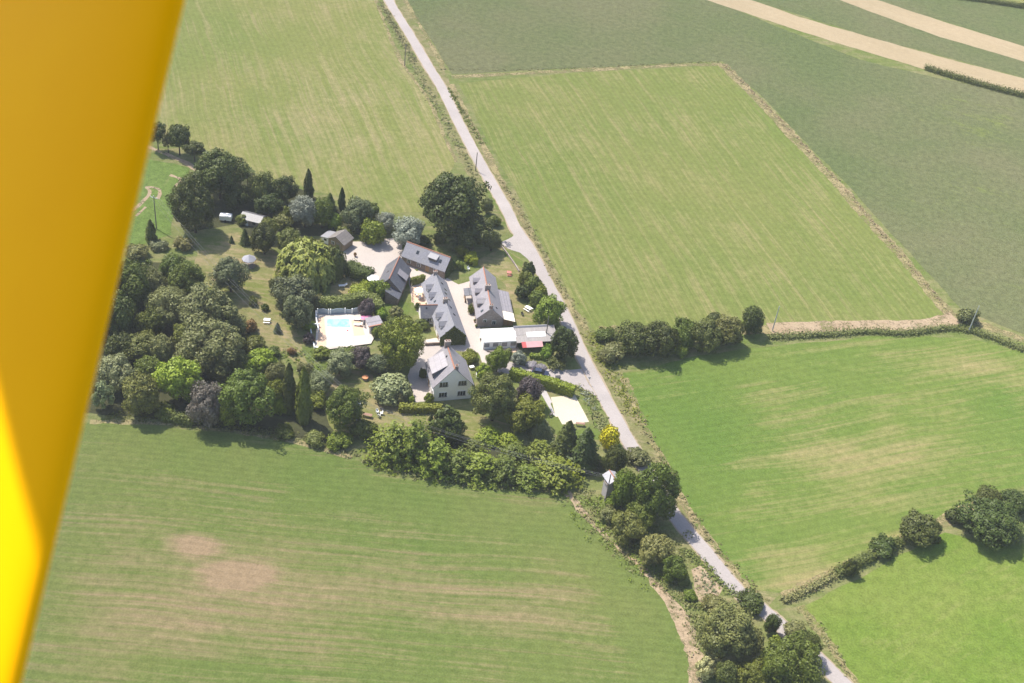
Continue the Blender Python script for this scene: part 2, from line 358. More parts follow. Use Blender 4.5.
# lane, court, drives
def paved(name, c1, c2, wheel=False, scale=0.25):
    m, nt, out = newmat(name)
    co = node(nt, 'ShaderNodeTexCoord').outputs['Object']
    n1 = noise(nt, co, scale, 5, 0.6); n2 = noise(nt, co, 3.0, 4, 0.7); n3 = noise(nt, co, 0.06, 3, 0.5)
    b = mixc(nt, ramp(nt, n1, 0.33, 0.67), c1, c2)
    b = mixc(nt, ramp(nt, n3, 0.45, 0.7, 0, 0.45), b, tuple(q * 0.82 for q in c2))
    v = ramp(nt, n2, 0.25, 0.75, 0.86, 1.12)
    b = mixc(nt, 1.0, b, node(nt, 'ShaderNodeCombineColor', {0: v, 1: v, 2: v}).outputs[0], 'MULTIPLY')
    d = node(nt, 'ShaderNodeBsdfDiffuse', {'Color': b}); nt.links.new(d.outputs[0], out.inputs[0]); return m
M_road = paved('road_pale_asphalt', (0.305, 0.275, 0.262), (0.355, 0.318, 0.302), scale=0.15)
M_grav = paved('court_gravel', (0.455, 0.395, 0.355), (0.405, 0.36, 0.33))
M_sand = paved('sand_court', (0.54, 0.47, 0.37), (0.49, 0.43, 0.34))
M_tile = paved('terrace_tile', (0.60, 0.43, 0.31), (0.55, 0.40, 0.30))
M_conc = paved('pale_concrete', (0.56, 0.50, 0.44), (0.50, 0.45, 0.40))
M_flag = paved('flagstone', (0.36, 0.34, 0.34), (0.42, 0.39, 0.38))
LANE = [(364, -52), (388.8, 0), (404.5, 26), (428, 65.6), (441, 86.7), (458.4, 122), (478.5, 160), (492.5, 185), (505.7, 208), (516, 229), (530, 250), (544.5, 278), (556, 300), (568, 323), (583, 357), (601.8, 393), (621.5, 428.6), (632, 447), (653, 481), (675, 516), (702.3, 548.5), (738, 591), (763.5, 611), (790, 634), (823, 664), (842, 683), (905, 745)]
ribbon('lane_edge', LANE, 3.75, 0.040, paved('lane_edge_grit', (0.33, 0.255, 0.195), (0.28, 0.24, 0.16)), 0.30)
ribbon('lane', LANE, 3.1, 0.048, M_road, 0.08)
sheet('lane_junction', [(519, 228), (512, 237), (500, 243), (508, 249), (520, 253), (532, 263), (539, 275), (545, 276), (530, 249)], 0.044, M_road, 0.12, 1.0)
# gravel court and drives
sheet('courtyard', [(339, 262), (341, 252), (352, 242), (372, 241), (392, 238), (401, 243), (403, 256), (412, 264), (432, 271), (446, 277), (458, 284), (471, 281), (473, 300), (478, 322), (482, 340), (486, 352), (492, 366), (486, 372), (478, 353), (470, 350), (463, 352), (445, 349), (430, 350), (421, 347), (424, 340), (441, 340), (466, 346), (458, 322), (447, 290), (440, 281), (424, 284), (422, 296), (432, 310), (418, 312), (411, 296), (408, 272), (400, 262), (391, 264), (380, 280), (377, 284), (372, 276), (360, 262), (350, 262)], 0.030, M_grav, 0.2, 1.0, seed=4)
sheet('driveway', [(430, 348), (442, 349), (430, 360), (426, 372), (430, 390), (433, 401), (415, 403), (412, 392), (408, 376), (414, 360), (421, 348)], 0.034, M_grav, 0.2, 1.0, seed=6)
sheet('driveway', [(496, 369), (509, 361), (524, 366), (540, 368), (556, 369), (572, 370), (588, 368), (600, 392), (596, 396), (586, 390), (570, 383), (548, 376), (526, 374), (506, 374)], 0.036, M_road, 0.15, 1.0, seed=7)
sheet('driveway', [(484, 348), (498, 350), (509, 362), (500, 373), (488, 366)], 0.034, M_grav, 0.2, 1.0, seed=8)
sheet('terrace', [(488, 351), (518, 347), (520, 351), (506, 354), (496, 355)], 0.040, M_tile, 0.1)
sheet('terrace', [(424, 346), (426, 340), (436, 338), (442, 340), (441, 345)], 0.040, M_conc, 0.1)
sheet('terrace', [(411, 288), (424, 286), (428, 300), (432, 304), (420, 306), (412, 302)], 0.042, M_tile, 0.15)
sheet('sand_court', [(550.8, 397.5), (574.8, 395), (589, 421.8), (573, 424), (562, 424.5), (558, 417), (555.5, 417)], 0.050, M_sand, 0.06)
sheet('path', [(538.5, 389.5), (546, 391), (552, 402), (550.5, 404), (556, 416.5), (553.5, 415)], 0.046, M_flag, 0.05)
# lawns
sheet('lawn', [(326, 378), (352, 371), (372, 372), (375, 388), (398, 404), (440, 412), (475, 412), (510, 425), (515, 436), (440, 440), (395, 425), (372, 432), (350, 440), (330, 432), (318, 420)], 0.014, M_lawn, 0.4, seed=13)
sheet('lawn', [(200, 238), (240, 232), (285, 258), (280, 290), (300, 340), (310, 372), (270, 345), (240, 315), (205, 290), (195, 262)], 0.014, M_lawn, 0.4, seed=14)
sheet('lawn', [(540, 388), (548, 397), (570, 430), (596, 430), (590, 405), (578, 392), (606, 440), (560, 440), (540, 410)], 0.012, M_lush, 0.2, seed=15)
sheet('lawn', [(344, 268), (352, 266), (368, 280), (378, 290), (348, 302), (330, 298), (330, 285)], 0.016, M_lawn, 0.3, seed=16)
sheet('lawn', [(475, 262), (500, 248), (520, 258), (528, 275), (520, 300), (540, 318), (540, 326), (516, 326), (505, 285), (495, 276)], 0.016, M_lawn, 0.3, seed=17)
sheet('lawn', [(500, 244), (508, 251), (524, 262), (522, 268), (504, 256)], 0.018, M_lush, 0.2, seed=18)
sheet('lawn', [(375, 308), (400, 300), (412, 304), (408, 316), (380, 320)], 0.018, M_lush, 0.2, seed=19)
sheet('vegetable_plot', [(692, 570), (700, 566), (722, 588), (716, 600), (700, 604), (694, 590)], 0.020, M_soil, 0.4, seed=20)

# ---------------------------------------------------------------- foliage prototypes
def quads(P, N, size, seed, elong=1.6, up=None):
    """small leaf clumps: points P, normals N -> rhombi"""
    rs = np.random.RandomState(seed); n = len(P)
    N = N / (np.linalg.norm(N, axis=1)[:, None] + 1e-9)
    a = rs.normal(size=(n, 3)) if up is None else np.tile(np.array(up, float), (n, 1)) + rs.normal(size=(n, 3)) * 0.25
    a -= (a * N).sum(1)[:, None] * N; a /= (np.linalg.norm(a, axis=1)[:, None] + 1e-9)
    b = np.cross(N, a); s = size * rs.uniform(0.6, 1.35, n)[:, None]
    l = s * elong ** 0.5; wd = s / elong ** 0.5
    V = np.stack([P + a*l, P + b*wd*0.9 + a*l*0.1, P - a*l*0.8, P - b*wd*0.9 + a*l*0.1], 1).reshape(-1, 3)
    return V
def mesh_from_quads(name, V):
    n = len(V) // 4; me = bpy.data.meshes.new(name)
    me.vertices.add(len(V)); me.vertices.foreach_set('co', V.astype(np.float32).ravel())
    me.loops.add(len(V)); me.loops.foreach_set('vertex_index', np.arange(len(V), dtype=np.int32))
    me.polygons.add(n); me.polygons.foreach_set('loop_start', np.arange(0, len(V), 4, dtype=np.int32))
    me.update(calc_edges=True); me.validate(); return me
def rdir(rs, n):
    d = rs.normal(size=(n, 3)); return d / np.linalg.norm(d, axis=1)[:, None]

def crown(style, seed):
    rs = np.random.RandomState(seed); Ps = []; Ns = []; asp = 1.0; up = None; elong = 1.6
    if style in ('broad', 'big', 'bush', 'loose'):
        nl, leafn, size, lr = {'broad': (36, 8500, .046, (.16, .34)), 'big': (62, 13000, .034, (.12, .27)), 'bush': (20, 3600, .072, (.22, .42)), 'loose': (24, 3000, .06, (.14, .28))}[style]
        cs, rr = [], []
        for i in range(nl):
            zz = 1 - 1.75 * (i + .5) / nl; th = i * 2.39996 + rs.uniform(-.4, .4); q = math.sqrt(max(0, 1 - zz*zz)); r = rs.uniform(*lr)
            c = np.array([q*math.cos(th), q*math.sin(th), zz]) * (1 - r * rs.uniform(.7, 1.2)) * rs.uniform(.78, 1.05)
            cs.append(c); rr.append(r)
        cs = np.array(cs); rr = np.array(rr); tot = (rr**2).sum()
        for c, r in zip(cs, rr):
            n = int(leafn * r*r / tot); d = rdir(rs, n); P = c + d * r * rs.uniform(.72, 1.12, n)[:, None]
            keep = (P * P).sum(1) > (.42 * rs.uniform(.8, 1.2, n))**2
            Ps.append(P[keep]); Ns.append((d * 1.0 + P / (np.linalg.norm(P, axis=1)[:, None] + .01) * .3 + rs.normal(size=(n, 3)) * .45)[keep])
        n = leafn // 6; d = rdir(rs, n); Ps.append(d * rs.uniform(.2, .6, n)[:, None]); Ns.append(d + rs.normal(size=(n, 3)) * .6)
    elif style == 'column':
        asp = 4.2; n = 4200; t = rs.uniform(0, 1, n) ** .9; z = (2 * t - 1) * asp
        prof = np.clip(np.sin(np.pi * np.clip(t * .88 + .12, 0, 1)) ** .55, .05, 1) * (1 - .35 * t)
        th = rs.uniform(0, 6.283, n); lump = 1 + .16 * np.sin(th * 3 + z * 1.3) + .1 * np.sin(z * 3.1 + th * 2)
        r = prof * lump * rs.uniform(.7, 1.05, n); P = np.stack([r*np.cos(th), r*np.sin(th), z], 1); Ps.append(P)
        Ns.append(np.stack([np.cos(th), np.sin(th), .35 + 0*z], 1) + rs.normal(size=(n, 3)) * .35); size = .17; up = (0, 0, 1); elong = 2.2
    elif style == 'cone':
        asp = 1.6; n = 5200; t = rs.uniform(0, 1, n) ** 1.35; z = (2*t - 1) * asp
        tier = (t * 9) % 1.0; prof = (1 - t) ** .75 * (.72 + .34 * (1 - tier)) + .03
        th = rs.uniform(0, 6.283, n); lump = 1 + .14 * np.sin(th * 5 + np.floor(t*9) * 2.1) + .1*np.sin(th*2+seed)
        r = prof * lump * rs.uniform(.62, 1.05, n); P = np.stack([r*np.cos(th), r*np.sin(th), z], 1); Ps.append(P)
        Ns.append(np.stack([np.cos(th), np.sin(th), .8 + 0*z], 1) + rs.normal(size=(n, 3)) * .45); size = .075
    elif style == 'weep':
        ns = 210
        for i in range(ns):
            zz = rs.uniform(-.1, 1); th = rs.uniform(0, 6.283); q = math.sqrt(1 - zz*zz); rad = rs.uniform(.75, 1.0)
            L = rs.uniform(.5, 1.25); m = 26; t = np.linspace(0, 1, m)
            P = np.stack([q*rad*math.cos(th) * (1 + .12*np.sqrt(t)) + rs.normal(size=m)*.035, q*rad*math.sin(th) * (1 + .12*np.sqrt(t)) + rs.normal(size=m)*.035, zz*.95 - t*L], 1)
            P = P[P[:, 2] > -1]; d = P * np.array([1, 1, .2]) + np.array([0, 0, .5]); Ps.append(P); Ns.append(d + rs.normal(size=P.shape) * .35)
        size = .075; up = (0, 0, 1); elong = 2.6
    elif style == 'spray':     # coppiced stems fanning out
        for i in range(190):
            th = rs.uniform(0, 6.283); el = rs.uniform(.05, 1.5); L = rs.uniform(.75, 1.08); m = 34; t = np.linspace(.3, 1, m)
            d = np.array([math.cos(th)*math.cos(el), math.sin(th)*math.cos(el), math.sin(el)])
            P = d * (t * L)[:, None] * np.array([1, 1, 1.8]) - np.array([0, 0, .92]) + rs.normal(size=(m, 3)) * .055
            P[:, 2] -= (t**2) * .25 * math.cos(el); P = P[P[:, 2] > -1]; Ps.append(P); Ns.append(P * np.array([1, 1, .5]) + np.array([0, 0, .9]) + rs.normal(size=P.shape) * .5)
        size = .052; elong = 1.8
    elif style == 'palm':
        for i in range(26):
            th = i * 2.4; el = rs.uniform(-.3, 1.1); m = 22; t = np.linspace(.05, 1, m)
            P = np.stack([math.cos(th)*t*math.cos(el*.6), math.sin(th)*t*math.cos(el*.6), math.sin(el)*t*.9 - t*t*.7], 1) + rs.normal(size=(m, 3)) * .05
            Ps.append(P); Ns.append(np.tile([0, 0, 1.], (m, 1)) + rs.normal(size=(m, 3)) * .5)
        size = .11; elong = 2.6
    P = np.concatenate(Ps); N = np.concatenate(Ns)
    if style in ('broad', 'big', 'bush', 'loose'):     # pull the outline out of round
        d = P / (np.linalg.norm(P, axis=1)[:, None] + 1e-6); f = np.ones(len(P))
        for k, am in ((2.2, .10), (3.6, .09), (6.0, .05)):
            ax3 = rdir(rs, 2); f += am * np.sin(k * d @ ax3[0] + rs.uniform(0, 6.3)) + am * .6 * np.sin(k * 1.3 * d @ ax3[1] + rs.uniform(0, 6.3))
        P = P * np.clip(f, .8, 1.16)[:, None]
    V = quads(P, N, size, seed + 1, elong, up)
    V[:, 2] /= asp
    me = mesh_from_quads('crown_' + style, V); me.materials.append(LEAF['mid']); return me

def trunk_mesh(seed, limbs=6):
    rs = random.Random(seed); mb = MB()
    top = (rs.uniform(-.05, .05), rs.uniform(-.05, .05), 1.0)
    mb.tube([(0, 0, -.03), (.01, 0, .25), (top[0]*.5, top[1]*.5, .6), top], [.085, .062, .05, .02], 8)
    for i in range(limbs):
        th = i * 2.4 + rs.uniform(-.3, .3); z0 = rs.uniform(.45, .75)
        d = Vector((math.cos(th), math.sin(th), 0)) * rs.uniform(.35, .6)
        a = Vector((top[0]*.5, top[1]*.5, z0)); mb.tube([a, a + d*.5 + Vector((0, 0, .1)), a + d + Vector((0, 0, rs.uniform(.2, .38)))], [.034, .024, .008], 6)
    me = bpy.data.meshes.new('trunk_shape'); me.from_pydata(mb.v, [], mb.f); me.update()
    me.polygons.foreach_set('use_smooth', [True]*len(me.polygons)); me.materials.append(BARK); return me

PROTO = {s: [crown(s, 11 + 7*k + len(s)*31) for k in range(n)] for s, n in
         {'broad': 4, 'big': 3, 'bush': 4, 'loose': 2, 'column': 2, 'cone': 3, 'weep': 2, 'spray': 3, 'palm': 1}.items()}
TRUNKS = [trunk_mesh(3 + i) for i in range(4)]
trng = random.Random(77)
TREES = []
def tree(style, lf, cx, cy, rw, rh, label, group=None, clear=None, name=None, cat=None):
    """a tree or shrub whose crown is centred on the line of sight (cx,cy), with crown half sizes as measured"""
    dn = math.asin(CAM_H / (g(cx, cy) - CP).length)
    hc = 3.0
    for _ in range(4):
        p = g(cx, cy, hc); s = px_scale(p); R = rw / s
        A = rh / s; V2 = A*A - (R * math.sin(dn))**2
        V = math.sqrt(V2) / math.cos(dn) if V2 > 0 else 0
        V = min(max(V, (0.35 if lf == 'mauve' else 0.6) * R), 4.5 * R if style == 'column' else 1.5 * R)
        if style in ('column',): V = max(V, 2.2 * R)
        sh = style in ('bush', 'spray', 'column', 'cone', 'weep')
        c = clear if clear is not None else (0.0 if sh else 0.28 * R)
        hc = V * (0.90 if sh else 0.93) + c
    rz = trng.uniform(0, 6.28)
    woody = not (style in ('bush', 'spray') and R < 2.2)
    nm = name or ('shrub' if style in ('bush', 'spray') and R < 3.2 else 'tree')
    root = empty(nm, (p.x, p.y, 0), rz, label, cat or nm, group)
    trng_i = trng.randrange(100)
    cm = PROTO[style][trng_i % len(PROTO[style])]
    o = bpy.data.objects.new('crown', cm); col.objects.link(o); o.parent = root; o.location = (0, 0, hc); k_ = 1.24 if group in (GW, ROW, COP) else 1.09 if group == RB else 1.12; o.scale = (R * k_, R * k_, V * (1.16 if group == GW else 1.10))
    o.material_slots[0].link = 'OBJECT'; o.material_slots[0].material = LEAF[lf]
    t = bpy.data.objects.new('trunk', TRUNKS[trng_i % 4]); col.objects.link(t); t.parent = root
    t.scale = (min(R, 4.5) * (1.0 if woody else .7), min(R, 4.5) * (1.0 if woody else .7), hc + V * 0.3)
    TREES.append(root); return root

GW = 'trees of the wood left of the hamlet'
ROW = 'small trees along the dirt track'
COP = 'bushy willows along the near field edge'
MH = 'bushes of the hedgerow between two fields'
RB = 'dark bushes on the field bank at the right'
for a in [
 ('loose','dark',157,133,8,10,'small airy tree nearest the yellow strut in the row along the dirt track',ROW,2.6),
 ('loose','grey',167.5,141,5.5,8,'thin pale green sapling between two taller trees on the dirt track',ROW,1.6),
 ('broad','dark',178.5,136,10.5,12,'tallest tree of the row by the dirt track, with bare trunk below',ROW,2.8),
 ('broad','dark',194,149,9.5,8,'low round tree at the right end of the dirt track row',ROW,2.0),
 ('big','dark',219,173,25,25,'largest dark oak beside the upper left field'),
 ('big','dark',194,206,23,26,'dense dark tree in front of the big oak, beside the vegetable field'),
 ('palm','dark',247,170,7,5,'slim palm like tree on a tall bare trunk right of the big oak',None,6.0),
 ('broad','olive',262,188,14,16,'rounded grey green tree behind the low grey shed'),
 ('broad','dark',284,190,13,14,'round dark tree at the field edge left of the slim poplar'),
 ('column','dark',308.5,186,4.8,15,'slim dark poplar standing clear against the upper left field'),
 ('broad','silver',305,212,14,15,'silver leaved tree below the slim poplar'),
 ('broad','mid',322,213,12,14,'dull green tree right of the silver leaved one behind the wooden shed'),
 ('cone','mid',330,203,7,13,'broad green spire between silver tree and small cypress'),
 ('column','dark',342,200,3.6,11,'small dark cypress tip rising behind the wooden shed'),
 ('broad','blue',358,214,14,15,'dark bluish tree behind the wooden shed at the gravel court'),
 ('broad','bright',336,221,8,8,'small bright green bushy tree in front of the bluish tree'),
 ('bush','fresh',372,231,12,13,'mid green bushy tree at the back of the gravel court'),
 ('broad','silver',409,232,15,14,'pale silver leaved tree behind the slate cottage with dormer'),
 ('broad','silver',386,222,9,9,'smaller silver leaved tree left of the larger one behind the cottage'),
 ('big','dark',451,203,32,32,'huge dark conifer like tree between upper field and lane'),
 ('broad','dark',474,232,19,17,'dark cedar in front of the huge tree by the lane junction'),
 ('broad','grey',492,241,9,10,'grey green tree right of the dark cedar by the lane junction'),
 ('bush','olive',440,239,6,6,'small olive bush in the gap behind the slate cottage'),
 ('bush','dark',424,240,7,6,'dark bush under the silver tree behind the cottage'),
 ('bush','fresh',462,251,7,7,'light green bush at the right end of the slate cottage'),
 ('bush','bright',470,258,6,6,'bright green clipped bush beside the stone house gable'),
 ('bush','grey',453,246,6,6,'grey leafed bush below the dark cedar'),
 ('broad','grey',487,206,6,8,'slender grey tree right of the huge dark tree on the verge'),
 ('bush','mid',494,221,6,6,'small green bush on the verge below the slender grey tree'),
 ('big','blue',230,274,17,18,'round dark bluish tree standing alone under the power cables'),
 ('cone','dark',245,237,6,13,'dark conical conifer left of the orchard trees'),
 ('cone','dark',231.5,239.5,2.8,7,'tiny conifer alone on the lawn near the white trailer'),
 ('broad','dark',264,239,13,15,'dark green tree right of the conical conifer'),
 ('broad','olive',288,240,13,13,'brownish olive tree left of the weeping willow'),
 ('bush','olive',282,219,11,8,'olive bush covering the right side of the low grey shed'),
 ('bush','mid',243,219,7,6,'green bush in front of the low grey shed'),
 ('weep','willow',307,262,26,23,'large yellow green weeping willow in the middle of the garden'),
 ('weep','olive',333,262,12,20,'drooping olive birch in front of the wooden shed'),
 ('broad','blue',293,291,20,17,'broad grey blue tree below the weeping willow'),
 ('broad','blue',296,312,14,17,'grey blue tree nearest the pool corner, below the broad one'),
 ('bush','grey',317,302,9,8,'grey shrub behind the pool wall beside the curved hedge'),
 ('bush','mid',253,301,4.5,5,'small green shrub on the lawn under the power cables'),
 ('bush','mid',265,307,4,4,'small dark shrub on the lawn right of another under the cables'),
 ('bush','grey',273,283,4,5,'grey shrub left of the broad grey blue tree'),
 ('cone','blue',277.5,328,4,6,'little blue conifer on the lawn left of the pool'),
 ('bush','rust',291.5,351,4,4.2,'round reddish ball shrub on the lawn below the pool corner'),
 ('bush','rust',250,326,7,7,'reddish brown shrub at the edge of the wood'),
 ('bush','purple',309,338,6,6,'dark purple shrub at the left wall of the pool terrace'),
 ('bush','lime',309,326,6,4,'pale lime shrub beside the pool terrace steps'),
 ('big','mid',124,285,23,26,'feathery tree at the left edge of the wood beside the yellow strut',GW),
 ('broad','mid',174,269,14,14,'mid green tree at the top of the wood',GW),
 ('bush','khaki',137,252,12,8,'khaki bush at the upper left end of the wood'),
 ('bush','khaki',183,243,10,7,'greyish khaki bush between wood and vegetable field'),
 ('column','mid',151,233,5.2,12,'columnar conifer at the base of the pole in the vegetable field'),
 ('bush','pale',158,245,8,6,'pale leafy bush at the upper edge of the wood'),
 ('big','mid',187,283,17,17,'light topped tree in the wood next to the lawn path',GW),
 ('big','grey',211,312,27,24,'broad grey green tree forming the right shoulder of the wood',GW),
 ('big','grey',166,308,21,18,'grey green tree in the middle of the wood above a dark gap',GW),
 ('big','grey',213,344,29,25,'largest grey green tree of the wood',GW),
 ('broad','dark',112,320,19,23,'dark tree of the wood half behind the yellow strut',GW),
 ('broad','olive',138,346,17,15,'yellowish green tree in the lower left of the wood',GW),
 ('broad','grey',163,352,13,15,'grey tree left above the lime leaved tree',GW),
 ('broad','pale',117,373,17,17,'pale olive tree low at the left edge of the wood'),
 ('loose','pale',101,395,12,15,'pale flecked bush at the lower left corner of the wood'),
 ('broad','olive',140,396,20,20,'round olive tree at the field edge left of the lime leaved tree'),
 ('broad','mid',151,369,13,12,'small green tree between pale olive tree and lime leaved tree',GW),
 ('broad','lime',179,380,23,23,'vivid lime leaved tree in the wood'),
 ('broad','mid',128,300,14,14,'mid green tree of the wood behind the gap beside the strut',GW),
 ('broad','grey',150,285,14,14,'grey green tree of the wood left of the lawn path',GW),
 ('broad','mid',152,322,14,14,'shaded green tree of the wood above the yellowish one',GW),
 ('broad','mid',188,335,14,13,'mid green tree of the wood above the lime leaved tree',GW),
 ('broad','grey',232,328,13,12,'grey green tree on the right flank of the wood',GW),
 ('broad','olive',236,362,13,13,'olive tree left of the bright green one at the wood edge',GW),
 ('broad','mid',196,358,12,12,'dull green tree between the lime leaved and largest grey green trees',GW),
 ('broad','dark',120,348,14,14,'dark tree low in the wood beside the strut',GW),
 ('bush','mid',165,412,11,8,'low shrub under the lime leaved tree at the field edge'),
 ('broad','fresh',228,408,13,16,'fresh green tree right of the ashen leaved one'),
 ('broad','fresh',274,393,12,15,'fresh green tree left of the light shrub at the cypresses'),
 ('bush','fresh',318,400,10,9,'fresh green shrub between cypress and dark lawn tree'),
 ('bush','fresh',322,352,9,7,'fresh green shrub at the near wall of the pool terrace'),
 ('bush','mid',349,353,9,6,'green shrub along the near edge of the pool'),
 ('broad','mid',268,228,10,10,'green orchard tree below the low grey shed',None),
 ('broad','dark',268,205,12,11,'dark tree in the shade behind the low grey shed'),
 ('broad','dark',236,196,12,12,'dark tree right of the big oak beside the palm like tree'),
 ('bush','mid',290,214,8,9,'green bush between olive bush and silver leaved tree'),
 ('broad','mid',372,212,9,9,'small green tree at the field corner right of the bluish tree'),
 ('bush','olive',344,232,8,7,'olive bush behind the ridge of the wooden shed'),
 ('broad','ashen',208,405,18,21,'ashen greyish purple tree at the near field edge'),
 ('broad','grey',219,368,10,13,'narrow grey tree behind the ashen greyish tree',GW),
 ('broad','bright',259,362,16,14,'bright green tree right of the wood'),
 ('big','mid',247,396,27,28,'large mid green tree right of the ashen greyish tree at the field edge'),
 ('broad','grey',275,373,11,12,'grey green tree left of the two tall cypresses'),
 ('column','dark',289.5,391,7,33,'taller darker one of the two cypresses'),
 ('column','mid',304,398,8,27,'shorter lighter one of the two cypresses'),
 ('bush','bright',280,404,8,15,'light green shrub left of the taller cypress foot'),
 ('bush','mid',254,344,12,8,'spreading green shrub behind the bright green tree'),
 ('bush','mid',273,352,7,6,'small green shrub left of the reddish ball shrub'),
 ('bush','grey',304,368,8,7,'grey shrub right of the taller cypress top'),
 ('broad','pale',321,383,12,11,'pale olive tree right of the two cypresses'),
 ('broad','pale',340,362,15,13,'pale grey green tree below the pool'),
 ('broad','purple',362,358,10,11,'dark purple round tree below the pool'),
 ('broad','blue',379,364,12,11,'bluish green tree right of the round purple tree'),
 ('big','fresh',400,347,22,23,'large leafy tree left of the white house drive'),
 ('big','mid',345,406,20,22,'dark dense tree behind the pole on the garden lawn'),
 ('bush','pale',391,387,19,14,'pale cream flecked spreading shrub left of the white house'),
 ('bush','bright',411,399,4,4,'small bright bush at the end of the low clipped hedge'),
 ('bush','grey',399,399,5,6,'grey bush below the cream flecked shrub'),
 ('bush','mid',363,429,12,11,'green shrub at the foot of the pole on the lawn'),
 ('bush','fresh',340,440,12,9,'low green shrub at the field edge left of the pole'),
 ('bush','olive',315,438,10,8,'low olive shrub at the field edge below the cypresses'),
 ('bush','mid',285,431,10,6,'low green shrub at the field edge under the taller cypress'),
 ('bush','fresh',429,398,5,6,'round clipped bush at the left corner of the white house'),
 ('bush','mid',423,373,4,9,'narrow shrub beside the left wall of the white house'),
 ('spray','fresh',393,441,24,23,'leftmost bushy willow of the row at the near field edge',COP),
 ('spray','fresh',416,441,21,24,'tall bushy willow left of the dark round conifer',COP),
 ('spray','fresh',436,456,20,20,'bushy willow in front of the dark round conifer',COP),
 ('spray','mid',458,463,20,17,'bushy willow below the dark round conifer at the field',COP),
 ('spray','fresh',482,466,20,17,'bushy willow at the middle of the row by the near field',COP),
 ('spray','mid',504,470,17,15,'bushy willow right of the row middle by the near field',COP),
 ('spray','fresh',530,476,17,13,'low bushy willow near the right end of the field row',COP),
 ('spray','fresh',558,470,24,17,'rightmost broad bushy willow of the row, left of the tower',COP),
 ('spray','fresh',540,452,17,13,'bushy willow in the back row below the grey conifer',COP),
 ('spray','mid',515,452,15,12,'bushy willow in the back row under the power cables',COP),
 ('spray','bright',490,434,13,9,'light green bushy willow behind the cables, next to the lawn',COP),
 ('spray','mid',472,447,13,10,'dark gap willow beside the dark round conifer under cables',COP),
 ('spray','bright',508,440,10,9,'small light green bushy willow at the lawn corner',COP),
 ('bush','dark',448,425,18,20,'dark rounded conifer in front of the white house'),
 ('cone','dark',431,418,3,7,'tiny dark conifer left of the dark rounded one'),
 ('big','olive',495,397,23,25,'large brownish green tree right of the white house'),
 ('broad','fresh',498,360,10,12,'light green tree between white marquee and white house'),
 ('broad','purple',529,391,13,14,'purple leaved tree beside the long clipped hedge'),
 ('broad','fresh',525,415,18,17,'green domed tree left of the sand court'),
 ('cone','grey',541,427,12,12,'grey green conifer with drooping branches left of the sand court'),
 ('cone','dark',567,441,16,21,'left one of two dark conifers below the sand court'),
 ('cone','dark',585,449,18,22,'right one of two dark conifers below the sand court'),
 ('bush','yellow',610,438,10.5,12,'golden yellow leaved small tree beside the lane'),
 ('broad','dark',615,461,11,14,'dark tree right in front of the golden yellow one'),
 ('bush','grey',638,457,12,9,'grey shrub hiding the lane below the golden yellow tree'),
 ('broad','fresh',624,490,14,19,'light leafed tree right of the transformer tower'),
 ('big','mid',656,493,24,27,'tall green tree overhanging the lane'),
 ('broad','olive',628,525,17,16,'olive bush like tree below the transformer tower'),
 ('bush','weed',608,514,10,9,'weedy shrub at the field corner under the transformer tower'),
 ('broad','khaki',655,550,17,16,'khaki round tree on the bank between field and lane'),
 ('broad','mid',675,567,13,13,'darker green round tree touching the khaki one on the bank'),
 ('broad','mid',641,516,13,13,'green tree between light leafed tree and olive bush tree on the bank'),
 ('bush','dark',640,545,9,8,'dark bush between olive bush tree and khaki tree on the bank'),
 ('bush','fresh',612,503,7,7,'fresh bush at the foot of the transformer tower'),
 ('bush','olive',683,580,7,6,'small olive shrub below the darker round tree on the bank'),
 ('bush','fresh',690,595,7,6,'small fresh green shrub at the garden plot on the bank'),
 ('bush','khaki',716,606,12,7,'flat khaki shrub above the big khaki tree'),
 ('big','khaki',728,634,29,28,'biggest khaki tree at the bottom of the picture'),
 ('broad','khaki',752,642,14,15,'smaller khaki tree right of the biggest one'),
 ('broad','olive',726,674,12,13,'low olive tree under the biggest khaki tree'),
 ('bush','dark',752,602,13,11,'dark bush overhanging the lane above the khaki trees'),
 ('broad','dark',772,624,8,11,'dark upright tree covering the lane beside the khaki trees'),
 ('big','mid',788,661,28,26,'large green tree at the bottom left of the lane'),
 ('broad','dark',808,648,12,14,'dark tree between the large green one and the lane at the bottom'),
 ('bush','lime',776,640,6,6,'yellowish bush on top of the bottom green trees'),
 ('broad','mid',752,675,16,15,'green tree at the bottom edge between khaki and large green trees'),
 ('bush','cream',706,667,10,12,'cream flowering shrub at the bottom field edge'),
 ('bush','grey',795,629,11,6,'flat grey shrub on the lane verge opposite the lush field'),
 ('broad','dark',921,530,23,18,'round dark bush standing apart on the field bank',RB,0.0),
 ('bush','dark',884,546,14,11,'medium dark bush left of the round one on the field bank',RB),
 ('bush','dark',851,567,8,10,'smallest dark bush at the left of the field bank',RB),
 ('bush','dark',955,516,9,8,'dark bush at the left end of the large clump at the right edge',RB),
 ('big','dark',990,523,32,23,'largest dark bush of the clump at the right edge',RB,0.0),
 ('broad','dark',987,499,15,10,'left dark bush behind the largest one at the right edge',RB,0.0),
 ('broad','dark',1013,502,16,13,'dark bush cut by the right edge behind the largest one',RB,0.0),
 ('bush','mid',605,335,10,7,'low dark bush at the lane end of the middle hedgerow',MH),
 ('broad','dark',634,341,19,17,'broad dark bush in the left half of the middle hedgerow',MH,0.3),
 ('broad','dark',659,340,17,18,'tall dark bush left of the lime patch in the middle hedgerow',MH,0.3),
 ('bush','fresh',680,349,9,8,'lighter green bush low in the middle hedgerow',MH),
 ('broad','mid',685,333,14,15,'green bush behind the lighter one in the middle hedgerow',MH,0.3),
 ('broad','olive',706,336,15,16,'olive bush in the right half of the middle hedgerow',MH,0.3),
 ('broad','olive',728,332,17,16,'wide olive bush left of the hedgerow end tree',MH,0.3),
